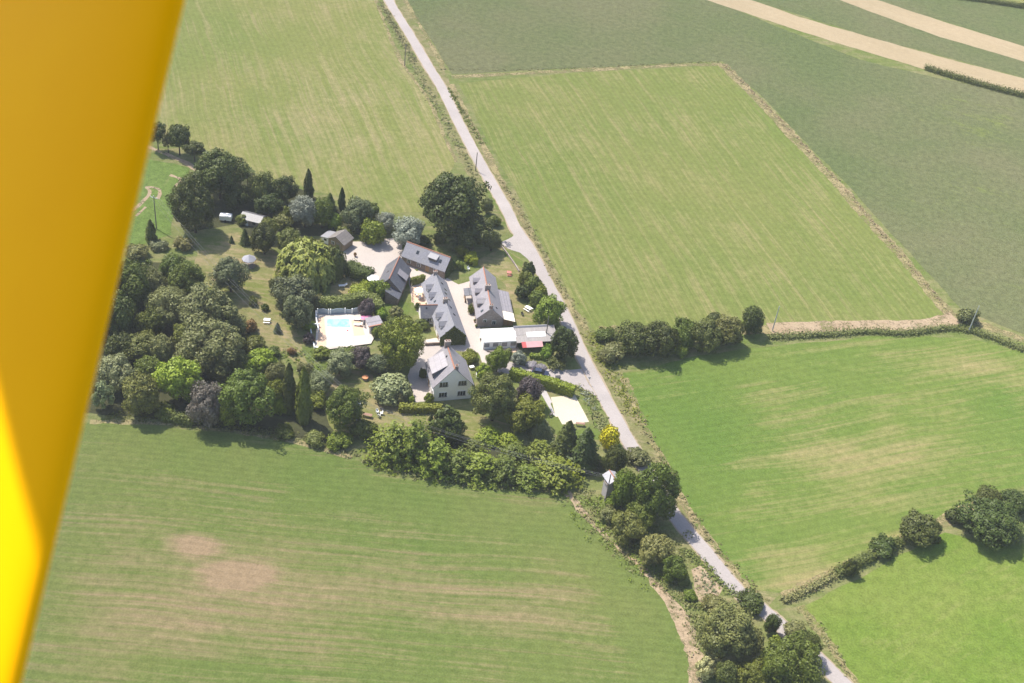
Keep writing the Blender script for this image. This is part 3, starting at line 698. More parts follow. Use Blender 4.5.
 ('bush','dark',714,319,8,7,'dark bush top rising behind the olive hedgerow bushes',MH),
 ('broad','dark',752,322,12,14,'dark tree at the field end of the middle hedgerow',MH,0.3),
 ('bush','weed',613,352,13,11,'bramble bush at the foot of the middle hedgerow beside the lane',MH),
 ('bush','grey',968,316,10,9,'lone grey bush at the field corner beside the leaning pole'),
 ('broad','fresh',549,311,16,15,'sunny yellow green round tree at the lane beside the grey roofed shed'),
 ('broad','dark',564,343,13,16,'dark tree between grey roofed shed and the lane'),
 ('bush','lime',548,352,7,8,'lime green bush in front of the dark tree at the shed'),
 ('palm','dark',557,361,9,6,'dark spiky low palm at the drive entrance',None,0.6),
 ('bush','dark',529,270,7,9,'dark upright shrub at the lane above the farm garden'),
 ('bush','mid',527,279,7,8,'small shrub between dark and mid green ones in the garden hedge'),
 ('bush','fresh',541,291,7,8,'light green shrub nearest the lane in the garden hedge'),
 ('bush','mid',534,285,9,10,'mid green shrub of the garden hedge along the lane'),
 ('bush','dark',522,292,8,8,'dark round shrub on the farm garden lawn'),
 ('bush','mid',537,298,8,8,'green shrub above the sunny round tree in the garden hedge'),
 ('bush','silver',518,358,8,8,'silvery shrub in front of the marquee corner'),
 ('bush','grey',508,353,4.5,5,'small grey shrub left of the silvery one'),
 ('bush','mauve',531,364.5,5.5,2.2,'low mauve flowering shrub along the drive'),
 ('bush','mauve',542,366.5,4.5,2,'small mauve flowering shrub beside the lime green bush'),
 ('bush','fresh',470,357,8,7,'green bush at the right wall of the white house'),
 ('bush','bright',484,371,8,9,'bright green bush at the drive bend right of the white house'),
 ('bush','fresh',471,309,3.6,7,'shrub against the left wall of the stone house'),
 ('bush','bright',361,291,12,7,'bright green bush left of the dark barn'),
 ('bush','fresh',380,289,10,11,'leafy bush at the near gable of the dark barn'),
 ('bush','bright',358,299,7,4,'low bright bush above the curved hedge'),
 ('broad','purple',367,309,9,10,'dark purple round tree above the pink parasol'),
 ('bush','lime',381,314,6,6,'pale lime bush right of the pool house'),
 ('bush','grey',396,311,7,6,'grey bush on the lawn left of the long slate house'),
 ('bush','mid',417.5,306,3,4,'small ball shrub at the annexe gable'),
 ('bush','mid',392,322,7,6,'left bush of the low hedge below the annexe'),
 ('bush','mid',407,322,8,6,'middle bush of the low hedge below the annexe'),
 ('bush','mid',422,324,8,6,'right bush of the low hedge below the annexe'),
 ('bush','fresh',377,332,5,6,'green bush at the right corner of the pool house'),
 ('bush','silver',429,268,3,3.5,'silvery bush in front of the slate cottage wall'),
 ('bush','mid',435.5,270,4,4,'green bush beside the silvery one at the slate cottage'),
 ('bush','mid',445,273,5,4,'green bush at the near corner of the slate cottage'),
]:
    tree(*a[:7], *(a[7:]))

# hedges: clipped leafy walls
def hedge(px, width, height, lf, label, seed=1, cat='hedge', rough=0.12, top_round=0.2):
    pts = smooth_line([g(*p) for p in px], 6); rs = np.random.RandomState(seed); c = pts[len(pts)//2]
    P = []; N = []
    for a, b in zip(pts[:-1], pts[1:]):
        L = (b - a).length
        if L < 1e-4: continue
        d = (b - a) / L; nn = Vector((-d.y, d.x, 0)); area = L * (2 * height + width); k = int(area * 42) + 1
        u = rs.uniform(0, 1, k) * (2 * height + width); t = rs.uniform(0, L, k)
        for uu, tt in zip(u, t):
            if uu < height: off, z, nv = width/2, uu, nn
            elif uu < height + width: off, z, nv = width/2 - (uu - height), height, Vector((0, 0, 1))
            else: off, z, nv = -width/2, uu - height - width, -nn
            if z > height * 0.8 and nv.z < .5: off *= 1 - top_round * (z / height - .8)
            jj = rs.normal(size=3) * rough * min(1.0, width)
            q = a + d * tt + nn * off; P.append((q.x - c.x + jj[0], q.y - c.y + jj[1], max(0, z + jj[2]))); N.append((nv.x + rs.normal()*.4, nv.y + rs.normal()*.4, nv.z + .2 + rs.normal()*.3))
    for e, sgn in ((0, -1), (-1, 1)):
        d = (pts[1] - pts[0]).normalized() if e == 0 else (pts[-1] - pts[-2]).normalized(); nn = Vector((-d.y, d.x, 0))
        for _ in range(int(width * height * 30)):
            q = pts[e] + nn * rs.uniform(-.5, .5) * width; P.append((q.x - c.x, q.y - c.y, rs.uniform(0, height))); N.append((d.x*sgn + rs.normal()*.3, d.y*sgn + rs.normal()*.3, rs.normal()*.3))
    V = quads(np.array(P), np.array(N), 0.19, seed)
    # solid inside so that no light leaks through
    cv = []; cf = []
    for i, p in enumerate(pts):
        d = (pts[min(i+1, len(pts)-1)] - pts[max(i-1, 0)]).normalized(); nn = Vector((-d.y, d.x, 0)) * (width * .42)
        for q in (p + nn, p - nn):
            cv += [(q.x - c.x, q.y - c.y, 0), (q.x - c.x, q.y - c.y, height * .9)]
    for i in range(len(pts) - 1):
        A = 4*i; B = A + 4
        cf += [(A, A+1, B+1, B), (A+2, B+2, B+3, A+3), (A+1, A+3, B+3, B+1)]
    cf += [(0, 2, 3, 1), (4*len(pts)-4, 4*len(pts)-3, 4*len(pts)-1, 4*len(pts)-2)]
    me = bpy.data.meshes.new('hedge_shape'); nq = len(V)//4
    me.from_pydata([tuple(v) for v in V] + cv, [], [tuple(range(4*i, 4*i+4)) for i in range(nq)] + [tuple(k + len(V) for k in f) for f in cf]); me.update()
    me.materials.append(LEAF[lf])
    o = bpy.data.objects.new('hedge', me); col.objects.link(o); o.location = (c.x, c.y, 0)
    return tag(o, label, cat)
hedge([(510, 377), (530, 383), (550, 388), (573, 396)], 1.6, 2.4, 'bright', 'long clipped hedge between drive and sand court', 3)
hedge([(399, 411), (420, 411.5), (441, 411)], 1.5, 1.6, 'fresh', 'short straight clipped hedge in front of the white house', 4)
hedge([(349, 270), (354, 276), (362, 278), (371, 281)], 3.0, 2.6, 'dark', 'dark rounded hedge at the gravel court edge', 5, rough=.3, top_round=1.2)
hedge([(318, 308), (335, 308), (352, 305), (362, 303), (374, 306), (379, 314)], 2.2, 2.6, 'olive', 'curved clipped hedge behind the pool', 6, rough=.2, top_round=.8)
hedge([(456, 268), (463, 270)], 1.2, 1.8, 'mid', 'small clipped hedge beside the stone house gable', 7)
hedge([(472, 258), (475, 266)], 1.2, 2.0, 'bright', 'narrow bright hedge right of the white garden chair', 8)
hedge([(411, 285), (424, 281)], .8, 1.8, 'mid', 'low hedge at the terrace of the long slate house', 9)
hedge([(530, 357.5), (545, 359)], 1.0, 1.0, 'fresh', 'low green hedge in front of the red awning', 10)
hedge([(168, 420), (180, 422), (193, 424)], 1.6, 1.8, 'olive', 'rough low hedge below the lime leaved tree at the field', 11, rough=.3)
hedge([(925, 69), (960, 80), (1000, 91), (1040, 101)], 1.6, 1.1, 'olive', 'dark hedge along the straw strip at the top right', 12, rough=.5, top_round=1.0)
hedge([(940, -4), (985, 2), (1050, 12)], 1.6, 1.1, 'olive', 'dark hedge at the top right corner of the fields', 13, rough=.5, top_round=1.0)
hedge([(770, 338), (830, 335), (868, 332), (905, 334), (950, 329), (985, 336), (1022, 350), (1060, 362)], 1.4, .5, 'weedgreen', 'low weedy hedge along the bottom of the mown field', 14, rough=.45, top_round=1.5)
hedge([(783, 602), (810, 589), (838, 574)], 1.1, .5, 'weed', 'low brownish bank hedge between two right hand fields', 15, rough=.4, top_round=1.5)
hedge([(836, 575), (872, 557), (900, 543)], 1.5, 1.1, 'olive', 'low olive bank hedge joining the dark bushes at the right', 16, rough=.4, top_round=1.5)

M_shaded_litter = field_mat('leaf_litter', (0.055, 0.056, 0.030), (0.075, 0.078, 0.038), (0.10, 0.125, 0.04), 0.0, 0.52, 0.7, 0.4, 0.1, patch_scale=0.1, fine=0.2)  # litter and grass tone, darkened to put the tree shade into the colour
sheet('wood_floor', [(60, 262), (140, 262), (185, 262), (205, 290), (240, 320), (262, 352), (285, 385), (320, 405), (330, 425), (340, 444), (290, 438), (210, 428), (120, 414), (60, 412)], 0.016, M_shaded_litter, 0.6, seed=31)
sheet('wood_floor', [(180, 178), (240, 170), (300, 190), (350, 212), (380, 228), (372, 238), (345, 232), (330, 235), (300, 236), (280, 232), (262, 246), (250, 238), (236, 224), (215, 228), (190, 232), (176, 215)], 0.026, M_shaded_litter, 0.6, seed=32)
sheet('wood_floor', [(375, 432), (420, 430), (455, 440), (480, 438), (510, 446), (545, 446), (600, 456), (618, 468), (560, 486), (480, 480), (400, 464), (370, 450)], 0.017, M_shaded_litter, 0.5, seed=33)
# low rank growth nobody could count
def growth(name, px, width, height, lf, dens, seed, label, size=.17):
    pts = smooth_line([g(*p) for p in px], 6); rs = np.random.RandomState(seed); P = []; N = []
    for a, b in zip(pts[:-1], pts[1:]):
        L = (b - a).length; d = (b - a).normalized(); nn = Vector((-d.y, d.x, 0))
        for _ in range(max(1, int(L * dens * 3.2))):
            q = a + d * rs.uniform(0, L) + nn * rs.normal() * width * .45; r = rs.uniform(.12, 1.0) ** 1.6 * height; k = int(7 + 12 * r)
            dd = rdir(rs, k); dd[:, 2] = np.abs(dd[:, 2]); pp = dd * r * rs.uniform(.7, 1.1, k)[:, None] * np.array([1.2, 1.2, .9])
            P.append(pp + np.array([q.x, q.y, 0])); N.append(dd + np.array([0, 0, .4]) + rs.normal(size=dd.shape) * .4)
    me = mesh_from_quads(name, quads(np.concatenate(P), np.concatenate(N), size, seed)); me.materials.append(LEAF[lf])
    o = bpy.data.objects.new(name, me); col.objects.link(o)
    return tag(o, label, 'ground cover', kind='stuff')
growth('verge_growth', [(381, 2), (394, 28), (409, 56), (426, 88), (446, 122), (466, 160), (480, 192)], 1.6, .55, 'weed', 1.1, 21, 'weeds and brambles along the left verge of the upper lane')
growth('verge_growth', [(383, 8), (400, 36), (416, 62)], 1.2, .7, 'grey', 1.0, 22, 'grey green brambles at the top of the left lane verge')
growth('verge_growth', [(449, 88), (462, 112), (482, 144)], 1.0, .7, 'mid', 1.4, 23, 'green brambles on the right lane verge at the mown field')
growth('verge_growth', [(500, 178), (530, 228), (560, 284), (585, 328)], 1.4, .4, 'weed', .9, 24, 'weeds on the lane verge along the mown field')
growth('verge_growth', [(588, 332), (600, 352), (612, 372), (626, 398), (640, 424)], 2.2, .9, 'fresh', 1.6, 25, 'green nettles on the lane verge below the middle hedgerow')
growth('verge_growth', [(640, 420), (660, 458), (692, 516), (735, 568), (768, 600)], 1.4, .5, 'weed', 1.0, 26, 'weeds on the lane verge along the lower right field')
growth('verge_growth', [(578, 386), (590, 400), (598, 416), (604, 432)], 1.6, .9, 'grey', 2.2, 27, 'grey green shrubs between sand court lawn and lane')
growth('verge_growth', [(576, 388), (586, 396), (594, 410)], 1.2, .7, 'silver', 1.0, 28, 'silvery plants between sand court lawn and lane')
growth('bank_growth', [(575, 492), (596, 512), (620, 545), (650, 575)], 4.0, .8, 'weed', 2.4, 29, 'rank weeds on the bank below the transformer tower')
growth('bank_growth', [(655, 578), (676, 590), (690, 612), (698, 636), (706, 655)], 3.0, .9, 'weed', 2.0, 30, 'rank weeds between the near field and the garden plot')
growth('bank_growth', [(682, 548), (700, 562), (722, 584), (738, 600)], 1.0, .9, 'olive', 2.4, 31, 'rough hedge bank on the left of the lower lane')
growth('bank_growth', [(690, 610), (710, 620), (740, 618)], 3.0, .9, 'mid', 1.5, 32, 'green weeds above the khaki trees')
growth('bank_growth', [(588, 500), (606, 516), (626, 540), (648, 556), (668, 580)], 6.0, 1.3, 'fresh', 3.0, 51, 'dense leafy scrub on the bank below the transformer tower')
growth('bank_growth', [(640, 530), (660, 530), (672, 545), (690, 565)], 4.0, 1.1, 'weedgreen', 2.4, 52, 'leafy scrub between bank trees and lane')
growth('bank_growth', [(690, 615), (712, 612), (736, 606)], 5.0, 1.2, 'weedgreen', 2.4, 53, 'leafy scrub above the khaki trees')
growth('vegetable_rows', [(700, 574), (712, 588), (706, 596)], 1.8, .45, 'blue', 2.2, 33, 'blue green cabbages on the garden plot')
growth('bank_growth', [(250, 432), (290, 436), (325, 448), (352, 455), (380, 466), (430, 478), (480, 486), (560, 489)], 1.6, .7, 'weed', 1.6, 34, 'weeds along the near field edge')
growth('bank_growth', [(440, 69), (520, 70), (620, 66), (720, 62)], .8, .3, 'weed', .7, 35, 'weeds along the top of the mown field')
growth('bank_growth', [(722, 63), (768, 108), (850, 196), (950, 314)], 1.0, .45, 'dry', .9, 36, 'dry grass along the right side of the mown field')
growth('bank_growth', [(800, 608), (826, 640), (854, 680)], 1.6, .5, 'weed', 1.2, 37, 'weeds on the verge at the lush field')
growth('garden_growth', [(250, 340), (275, 360), (300, 352), (312, 365), (330, 372)], 3.5, .8, 'fresh', 1.6, 38, 'mixed garden plants between wood and pool')
growth('garden_growth', [(110, 415), (160, 418), (230, 426), (280, 434)], 2.0, .9, 'mid', 1.8, 39, 'undergrowth below the trees of the wood')
growth('garden_growth', [(470, 366), (480, 372), (488, 380), (478, 392)], 1.6, .6, 'fresh', 2.0, 40, 'garden plants right of the white house')
growth('garden_growth', [(415, 270), (424, 270), (440, 276)], .8, .35, 'lime', 1.6, 41, 'flower bed in front of the slate cottage')
growth('garden_growth', [(497, 352), (510, 357), (528, 362), (544, 366)], .9, .5, 'grey', 2.4, 42, 'planting along the drive in front of the marquee')
#PART2
# ---------------------------------------------------------------- buildings
def slate(name, c, rough=0.5, warm=0.0, row=0.28):
    m, nt, out = newmat(name)
    co = node(nt, 'ShaderNodeTexCoord').outputs['Object']
    sp = node(nt, 'ShaderNodeSeparateXYZ', {0: co})
    v = node(nt, 'ShaderNodeCombineXYZ', {0: sp.outputs[0], 1: mth(nt, 'MULTIPLY', sp.outputs[2], 1.35), 2: 0.0}).outputs[0]
    c2 = tuple(q * 1.22 for q in c); dk = tuple(q * 0.6 for q in c)
    br = node(nt, 'ShaderNodeTexBrick', {'Vector': v, 'Color1': c4(c), 'Color2': c4(c2), 'Mortar': c4(dk), 'Scale': 1.0, 'Mortar Size': 0.02, 'Brick Width': 0.32, 'Row Height': row})
    n = noise(nt, co, 0.7, 4, 0.65); n2 = noise(nt, co, 6, 2, 0.6)
    b = mixc(nt, ramp(nt, n, 0.5, 0.75, 0, 0.4), br.outputs[0], (0.26 + warm, 0.245 + warm * .6, 0.21))
    k = ramp(nt, n2, 0.25, 0.75, 0.85, 1.15)
    b = mixc(nt, 1.0, b, node(nt, 'ShaderNodeCombineColor', {0: k, 1: k, 2: k}).outputs[0], 'MULTIPLY')
    s = node(nt, 'ShaderNodeBsdfPrincipled', {'Base Color': b, 'Roughness': rough, 'Specular IOR Level': 0.5}); nt.links.new(s.outputs[0], out.inputs[0]); return m
def stone(name, c, c2, scale=2.2):
    m, nt, out = newmat(name)
    co = node(nt, 'ShaderNodeTexCoord').outputs['Object']
    vo = node(nt, 'ShaderNodeTexVoronoi', {'Vector': mapped(nt, co, scale=(1, 1, 1.7)), 'Scale': scale}); n = noise(nt, co, 0.8, 4, 0.6)
    b = mixc(nt, node(nt, 'ShaderNodeSeparateColor', {0: vo.outputs['Color']}).outputs[0], c, c2)
    b = mixc(nt, ramp(nt, n, 0.45, 0.75, 0, 0.4), b, tuple(q * .7 for q in c))
    ed = ramp(nt, vo.outputs['Distance'], 0.0, 0.5, 1.08, 0.86)
    b = mixc(nt, 1.0, b, node(nt, 'ShaderNodeCombineColor', {0: ed, 1: ed, 2: ed}).outputs[0], 'MULTIPLY')
    s = node(nt, 'ShaderNodeBsdfDiffuse', {'Color': b}); nt.links.new(s.outputs[0], out.inputs[0]); return m
SL = slate('slate_blue', (0.208, 0.204, 0.228)); SLD = slate('slate_dark', (0.105, 0.105, 0.120), 0.45); SLW = slate('slate_mauve', (0.245, 0.225, 0.240))
CORR = slate('fibre_cement', (0.27, 0.245, 0.235), 0.8, 0.03, 0.6); ZINC = simple('zinc', (0.27, 0.265, 0.285), 0.45, 0.1, 2)
STONE = stone('granite', (0.30, 0.245, 0.215), (0.40, 0.345, 0.31)); STONED = stone('brown_schist', (0.20, 0.155, 0.13), (0.28, 0.22, 0.185))
WHITE = simple('white_render', (0.89, 0.835, 0.79), 0.8, 0.06, 0.7); WPAINT = simple('white_paint', (0.80, 0.80, 0.79), 0.45, 0.04, 2)
TERRA = simple('terracotta', (0.43, 0.20, 0.13), 0.75, 0.25, 3); WOOD = simple('warm_wood', (0.36, 0.22, 0.11), 0.7, 0.25, 3); GWOOD = simple('grey_wood', (0.25, 0.22, 0.19), 0.85, 0.25, 3)
GLASS = simple('dark_glass', (0.025, 0.03, 0.035), 0.12, 0.1, 2, 0.6); BRICK = simple('brick', (0.33, 0.20, 0.15), 0.85, 0.2, 4)
PVC = simple('white_canvas', (0.82, 0.82, 0.83), 0.5, 0.04, 0.8); REDC = simple('red_canvas', (0.50, 0.10, 0.10), 0.7, 0.15, 1); PINK = simple('pink_canvas', (0.66, 0.22, 0.36), 0.7, 0.1, 1)
PLAST = simple('white_plastic', (0.80, 0.80, 0.80), 0.4, 0.03, 3); DARK = simple('dark_metal', (0.06, 0.06, 0.065), 0.5, 0.15, 3); BLUEG = simple('blue_grey_fabric', (0.26, 0.31, 0.38), 0.8, 0.1, 3)
RUBBER = simple('rubber', (0.03, 0.03, 0.03), 0.8, 0.1, 5); POLEW = simple('pole_wood', (0.22, 0.19, 0.165), 0.9, 0.2, 5); GALV = simple('galvanised', (0.50, 0.51, 0.53), 0.5, 0.08, 3, metal=0.3)
TURQ = simple('turquoise_plastic', (0.08, 0.45, 0.48), 0.5, 0.1, 2); CREAM = simple('cream_plastic', (0.80, 0.72, 0.58), 0.5, 0.08, 1.2)

def house_root(name, r0p, r1p, hr, label, cat):
    a, b = g(*r0p, hr), g(*r1p, hr); L = (b - a).length; m = (a + b) / 2; an = math.atan2(b.y - a.y, b.x - a.x)
    return empty(name, (m.x, m.y, 0), an, label, cat), L
def gabled(root, L, W, he, hr, wm, rm, ov=.3, t=.13, ve=.15, ridge=TERRA, shift=0.0):
    sl = (hr - he) / (W / 2)
    wall = MB().prism([(-W/2 + shift, 0), (W/2 + shift, 0), (W/2 + shift, he), (shift, hr), (-W/2 + shift, he)], -L/2, L/2).build('wall', wm, root)
    ye = W/2 + ov; ze = he - ov * sl
    roof = MB().prism([(-ye + shift, ze + .02), (shift, hr + .02), (ye + shift, ze + .02), (ye + shift, ze + .02 + t), (shift, hr + .02 + t), (-ye + shift, ze + .02 + t)], -L/2 - ve, L/2 + ve).build('roof', rm, root)
    if ridge:
        mb = MB(); n = max(2, int((L + 2*ve) / .42)); d = (L + 2*ve) / n
        for i in range(n):
            x = -L/2 - ve + i * d; mb.prism([(shift-.17, hr + t - .17), (shift+.17, hr + t - .17), (shift+.10, hr + t + .05), (shift, hr + t + .12), (shift-.10, hr + t + .05)], x + .012, x + d)
        mb.build('ridge_tiles', ridge, root)
    return wall, roof, sl
def window(parent, x, y, z, w, h, face, shutters=None, name='window', frame=True, bars=2):
    """face: angle about z such that the pane looks along local -y rotated by it"""
    rz = {'-y': 0, '+x': math.pi/2, '+y': math.pi, '-x': -math.pi/2}[face]
    o = MB().box(-w/2, w/2, -.02, .05, 0, h).build(name, GLASS, parent, loc=(x, y, z), rz=rz)
    if frame:
        f = MB(); b = .07
        f.box(-w/2-b, -w/2, -.05, .06, 0, h).box(w/2, w/2+b, -.05, .06, 0, h).box(-w/2-b, w/2+b, -.05, .06, h, h+b)
        for i in range(1, bars): q = -w/2 + w*i/bars; f.box(q-.03, q+.03, -.045, -.021, 0, h)
        f.build('frame', WPAINT, o)
        MB().box(-w/2-.12, w/2+.12, -.14, .06, -.09, -.003).build('sill', STONE, o)
    if shutters:
        for s in (-1, 1): MB().box(s*(w/2+.09) - (0 if s > 0 else .45), s*(w/2+.09) + (.45 if s > 0 else 0), -.075, -.03, 0, h).build('shutter', shutters, o)
    return o
def door(parent, x, y, w, h, face, mat):
    rz = {'-y': 0, '+x': math.pi/2, '+y': math.pi, '-x': -math.pi/2}[face]
    o = MB().box(-w/2, w/2, -.03, .05, .02, h).build('door', mat, parent, loc=(x, y, 0), rz=rz)
    MB().box(-w/2-.1, -w/2-.003, -.06, .06, 0, h+.1).box(w/2+.003, w/2+.1, -.06, .06, 0, h+.1).box(-w/2-.003, w/2+.003, -.06, .06, h+.003, h+.1).build('frame', STONE, o)
    MB().tube([(w/2-.12, -.08, 1.0), (w/2-.24, -.08, 1.0)], .025, 6).build('handle', DARK, o)
    return o
def dormer(root, x, side, hr, sl, yf, w, hw, wm, rm, rise=.55):
    z0 = hr - sl*yf; ze = z0 + hw; zr = ze + rise; yb = max(.05, (hr - zr)/sl)
    d = MB().prism_y([(x-w/2, z0-.15), (x+w/2, z0-.15), (x+w/2, ze), (x, zr), (x-w/2, ze)], *( (-yf, -yb) if side < 0 else (yb, yf))).build('dormer', wm, root)
    yo = yf + .18; pr = [(x-w/2-.15, ze-.1), (x, zr+.02), (x+w/2+.15, ze-.1), (x+w/2+.15, ze+.02), (x, zr+.14), (x-w/2-.15, ze+.02)]
    MB().prism_y(pr, *((-yo, -yb) if side < 0 else (yb, yo))).build('dormer_roof', rm, d)
    window(d, x, side*(yf+.03), z0+.15, w*.62, hw-.2, '-y' if side < 0 else '+y', name='dormer_window', frame=False)
def skylight(roof, x, side, y, hr, sl, w=.78, h=1.0):
    al = math.atan(sl); zc = hr - sl*y + .15; c = Vector((x, side*y, zc)); dn = Vector((0, side*math.cos(al), -math.sin(al))); nn = Vector((0, side*math.sin(al), math.cos(al)))
    def pt(u, v, k): return c + Vector((u, 0, 0)) + dn*v + nn*k
    def slab(mb, u0, u1, v0, v1, k0, k1):
        a = [pt(u0,v0,k0), pt(u1,v0,k0), pt(u1,v1,k0), pt(u0,v1,k0), pt(u0,v0,k1), pt(u1,v0,k1), pt(u1,v1,k1), pt(u0,v1,k1)]
        mb.add(a, [(0,3,2,1),(4,5,6,7),(0,1,5,4),(1,2,6,5),(2,3,7,6),(3,0,4,7)])
    m = MB(); slab(m, -w/2, w/2, -h/2, h/2, -.05, .04); m.build('skylight', GLASS, roof)
def chimney(root, x, y, z0, z1, sx, sy, mat=STONE):
    c = MB().box(x-sx/2, x+sx/2, y-sy/2, y+sy/2, z0, z1).box(x-sx/2-.06, x+sx/2+.06, y-sy/2-.06, y+sy/2+.06, z1+.003, z1+.12).build('chimney', mat, root)
    for k in (-1, 1): MB().lathe([(.10, 0), (.12, .05), (.09, .35), (.07, .35)], 10, (x + (k*sx*.22 if sx > sy else 0), y + (k*sy*.22 if sy >= sx else 0), z1 + .123)).build('chimney_pot', TERRA, c)
    return c

# white two storey house
hr, he, W = 8.85, 4.2, 8.4
root, L = house_root('house', (447, 344.5), (454.9, 368.8), hr, 'white rendered two storey house with big slate roof and four gable windows', 'house')
wall, roof, sl = gabled(root, L, W, he, hr, WHITE, SLW, ov=.35)
for y in (-2.15, 2.0):
    o = window(wall, L/2+.02, y, 1.15, 1.75, 1.2, '+x', bars=3)
    o = window(wall, L/2+.02, y, 4.05, 1.75, 1.25, '+x', bars=3)
    rb = MB(); rb.box(-1.0, 1.0, -.16, -.12, .52, .57)
    for i in range(9): rb.box(-.98 + i*.245 - .02, -.98 + i*.245 + .02, -.155, -.125, 0, .52)
    rb.build('balustrade', DARK, o)
for x in (-2.5, .3, 2.8): window(wall, x, -W/2-.02, 1.0, 1.0, 1.2, '-y')
door(wall, -.9, -W/2-.02, 1.0, 2.1, '-y', WOOD)
yb, yt = W/2 - .15, 1.0; zt = hr - sl*yt + .16; zb = he + 1.75
dm = MB().prism([(-yt, zt - .4), (-yb, hr - sl*yb), (-yb, zb), (-yt, zt)], -L/2 + 1.2, L/2 - 2.4).build('shed_dormer', SLD, root)
MB().prism([(-yt + .05, zt + .02), (-yb - .35, zb - .12), (-yb - .35, zb), (-yt + .05, zt + .14)], -L/2 + 1.0, L/2 - 2.25).build('dormer_roof', slate('roof_sheet', (0.30, 0.275, 0.29), 0.55, 0.0, 0.9), dm)
for x in (-1.4, .4): window(dm, x, -yb - .03, hr - sl*yb + .35, 1.1, .95, '-y', name='dormer_window', frame=False)
chimney(root, -L/2 + .35, 0, hr - .6, hr + 1.2, .7, 1.3)
chimney(root, L/2 - .5, .5, hr - .9, hr + .35, .55, .7)
skylight(roof, -.2, 1, 1.7, hr, sl); skylight(roof, -.9, -1, .75, hr, sl, .5, .6)
MB().tube([(-L/2, W/2 + .42, he - .42), (L/2, W/2 + .42, he - .42)], .07, 6).tube([(-L/2, -W/2 - .42, he - .42), (L/2, -W/2 - .42, he - .42)], .07, 6).build('gutter', ZINC, root)

# long slate house with ivy covered gable
hr, he, W = 5.4, 2.45, 5.8
root, L = house_root('house', (434.9, 273), (454, 326), hr, 'long low slate roofed house with four dormers and an ivy covered gable', 'house')
wall, roof, sl = gabled(root, L, W, he, hr, WHITE, SL, ridge=ZINC)
hw = .95
for x in (-L/2 + 3.4, -L/2 + 6.6, L/2 - 6.4, L/2 - 3.0): dormer(root, x, -1, hr, sl, W/2 - .25, 1.5, 1.25, WHITE, SL, .6)
skylight(roof, -L/2 + 9.0, -1, 1.8, hr, sl, .55, .7)
for x, y in ((-L/2+3, 1.2), (-L/2+5, 1.6), (-L/2+7, 1.2), (-L/2 + 9, 1.6), (2.0, 1.2), (4.5, 1.5)): skylight(roof, x, 1, y, hr, sl, .6, .8)
chimney(root, 1.2, 0, hr - .5, hr + .9, .55, 1.1); chimney(root, -L/2 + .5, 0, hr - .5, hr + .75, .5, .9)
for x in (-6.5, -2, 5): window(wall, x, -W/2 - .02, .9, .9, 1.1, '-y')
for x in (-8, -3.5, 3, 7): window(wall, x, W/2 + .02, .9, .9, 1.1, '+y')
door(wall, 8.2, -W/2 - .02, 1.0, 2.0, '-y', WOOD); door(wall, 0, W/2 + .02, 1.0, 2.0, '+y', WOOD)
rs = np.random.RandomState(9); k = 1500; y = rs.uniform(-W/2 - .1, W/2 + .1, k); z = rs.uniform(0, 1, k) * (hr - np.abs(y) * sl + .1)
V = quads(np.stack([L/2 + .12 + rs.uniform(0, .35, k), y, z], 1), np.tile([1., 0, .35], (k, 1)) + rs.normal(size=(k, 3)) * .35, .22, 4)
me = mesh_from_quads('ivy', V); me.materials.append(LEAF['dark']); iv = bpy.data.objects.new('ivy', me); col.objects.link(iv); iv.parent = wall
# annexe of that house, ridge across
hra, hea = 4.0, 2.1
a, b = g(420.7, 305.4, hra), g(437, 305.0, hra); an = math.atan2((b-a).y, (b-a).x); m_ = (a + b) / 2
ax = empty('annexe', (m_.x, m_.y, 0), an, 'small dark slate annexe with red ridge joined to the long slate house', 'annexe')
wl, rf, sla = gabled(ax, (b-a).length, 4.2, hea, hra, WHITE, SLD)
skylight(rf, -.6, -1, .6, hra, sla, .4, .5); window(wl, 0, -2.12, .9, .9, 1.0, '-y')

# stone house with lean-to
hr, he, W = 5.55, 2.7, 6.0
root, L = house_root('house', (483.5, 267.6), (491.3, 308.4), hr, 'granite farmhouse with slate roof, red ridge and lean-to beside the marquee', 'house')
wall, roof, sl = gabled(root, L, W, he, hr, STONE, SLW)
for x in (-L/2 + 3.2, -L/2 + 7.6): dormer(root, x, -1, hr, sl, W/2 - .3, 1.4, 1.2, STONE, SLW, .5)
dormer(root, L/2 - 4.6, -1, hr, sl, W/2 - .3, 2.3, 1.5, STONE, SLW, .55)
chimney(root, .6, 0, hr - .5, hr + 1.1, .6, 1.3); chimney(root, L/2 - .4, 0, hr - .5, hr + .6, .5, .9)
skylight(roof, L/2 - 2.0, 1, 1.6, hr, sl, .5, .6); skylight(roof, L/2 - 1.2, -1, 1.9, hr, sl, .7, .8)
window(wall, L/2 + .02, -1.2, 1.5, .7, .8, '+x'); window(wall, L/2 + .02, 1.0, .9, .8, 1.0, '+x')
for x in (-4, 0, 5.5): window(wall, x, -W/2 - .02, .8, .9, 1.1, '-y')
door(wall, 3.2, -W/2 - .02, 1.0, 2.0, '-y', WOOD)
lt = MB().prism([(W/2 + .003, 0), (W/2 + 2.6, 0), (W/2 + 2.6, 1.75), (W/2 + .003, 2.55)], -L/2 + 5.0, L/2 - .6).build('lean_to', STONE, root)
MB().prism([(W/2 + .32, 2.46), (W/2 + 2.95, 1.70), (W/2 + 2.95, 1.82), (W/2 + .32, 2.58)], -L/2 + 4.9, L/2 - 3.2).build('lean_to_roof', SLW, lt)
MB().prism([(W/2 + .32, 2.48), (W/2 + 3.05, 1.69), (W/2 + 3.05, 1.79), (W/2 + .32, 2.58)], L/2 - 3.1, L/2 + .25).build('roof_panel', CREAM, lt)
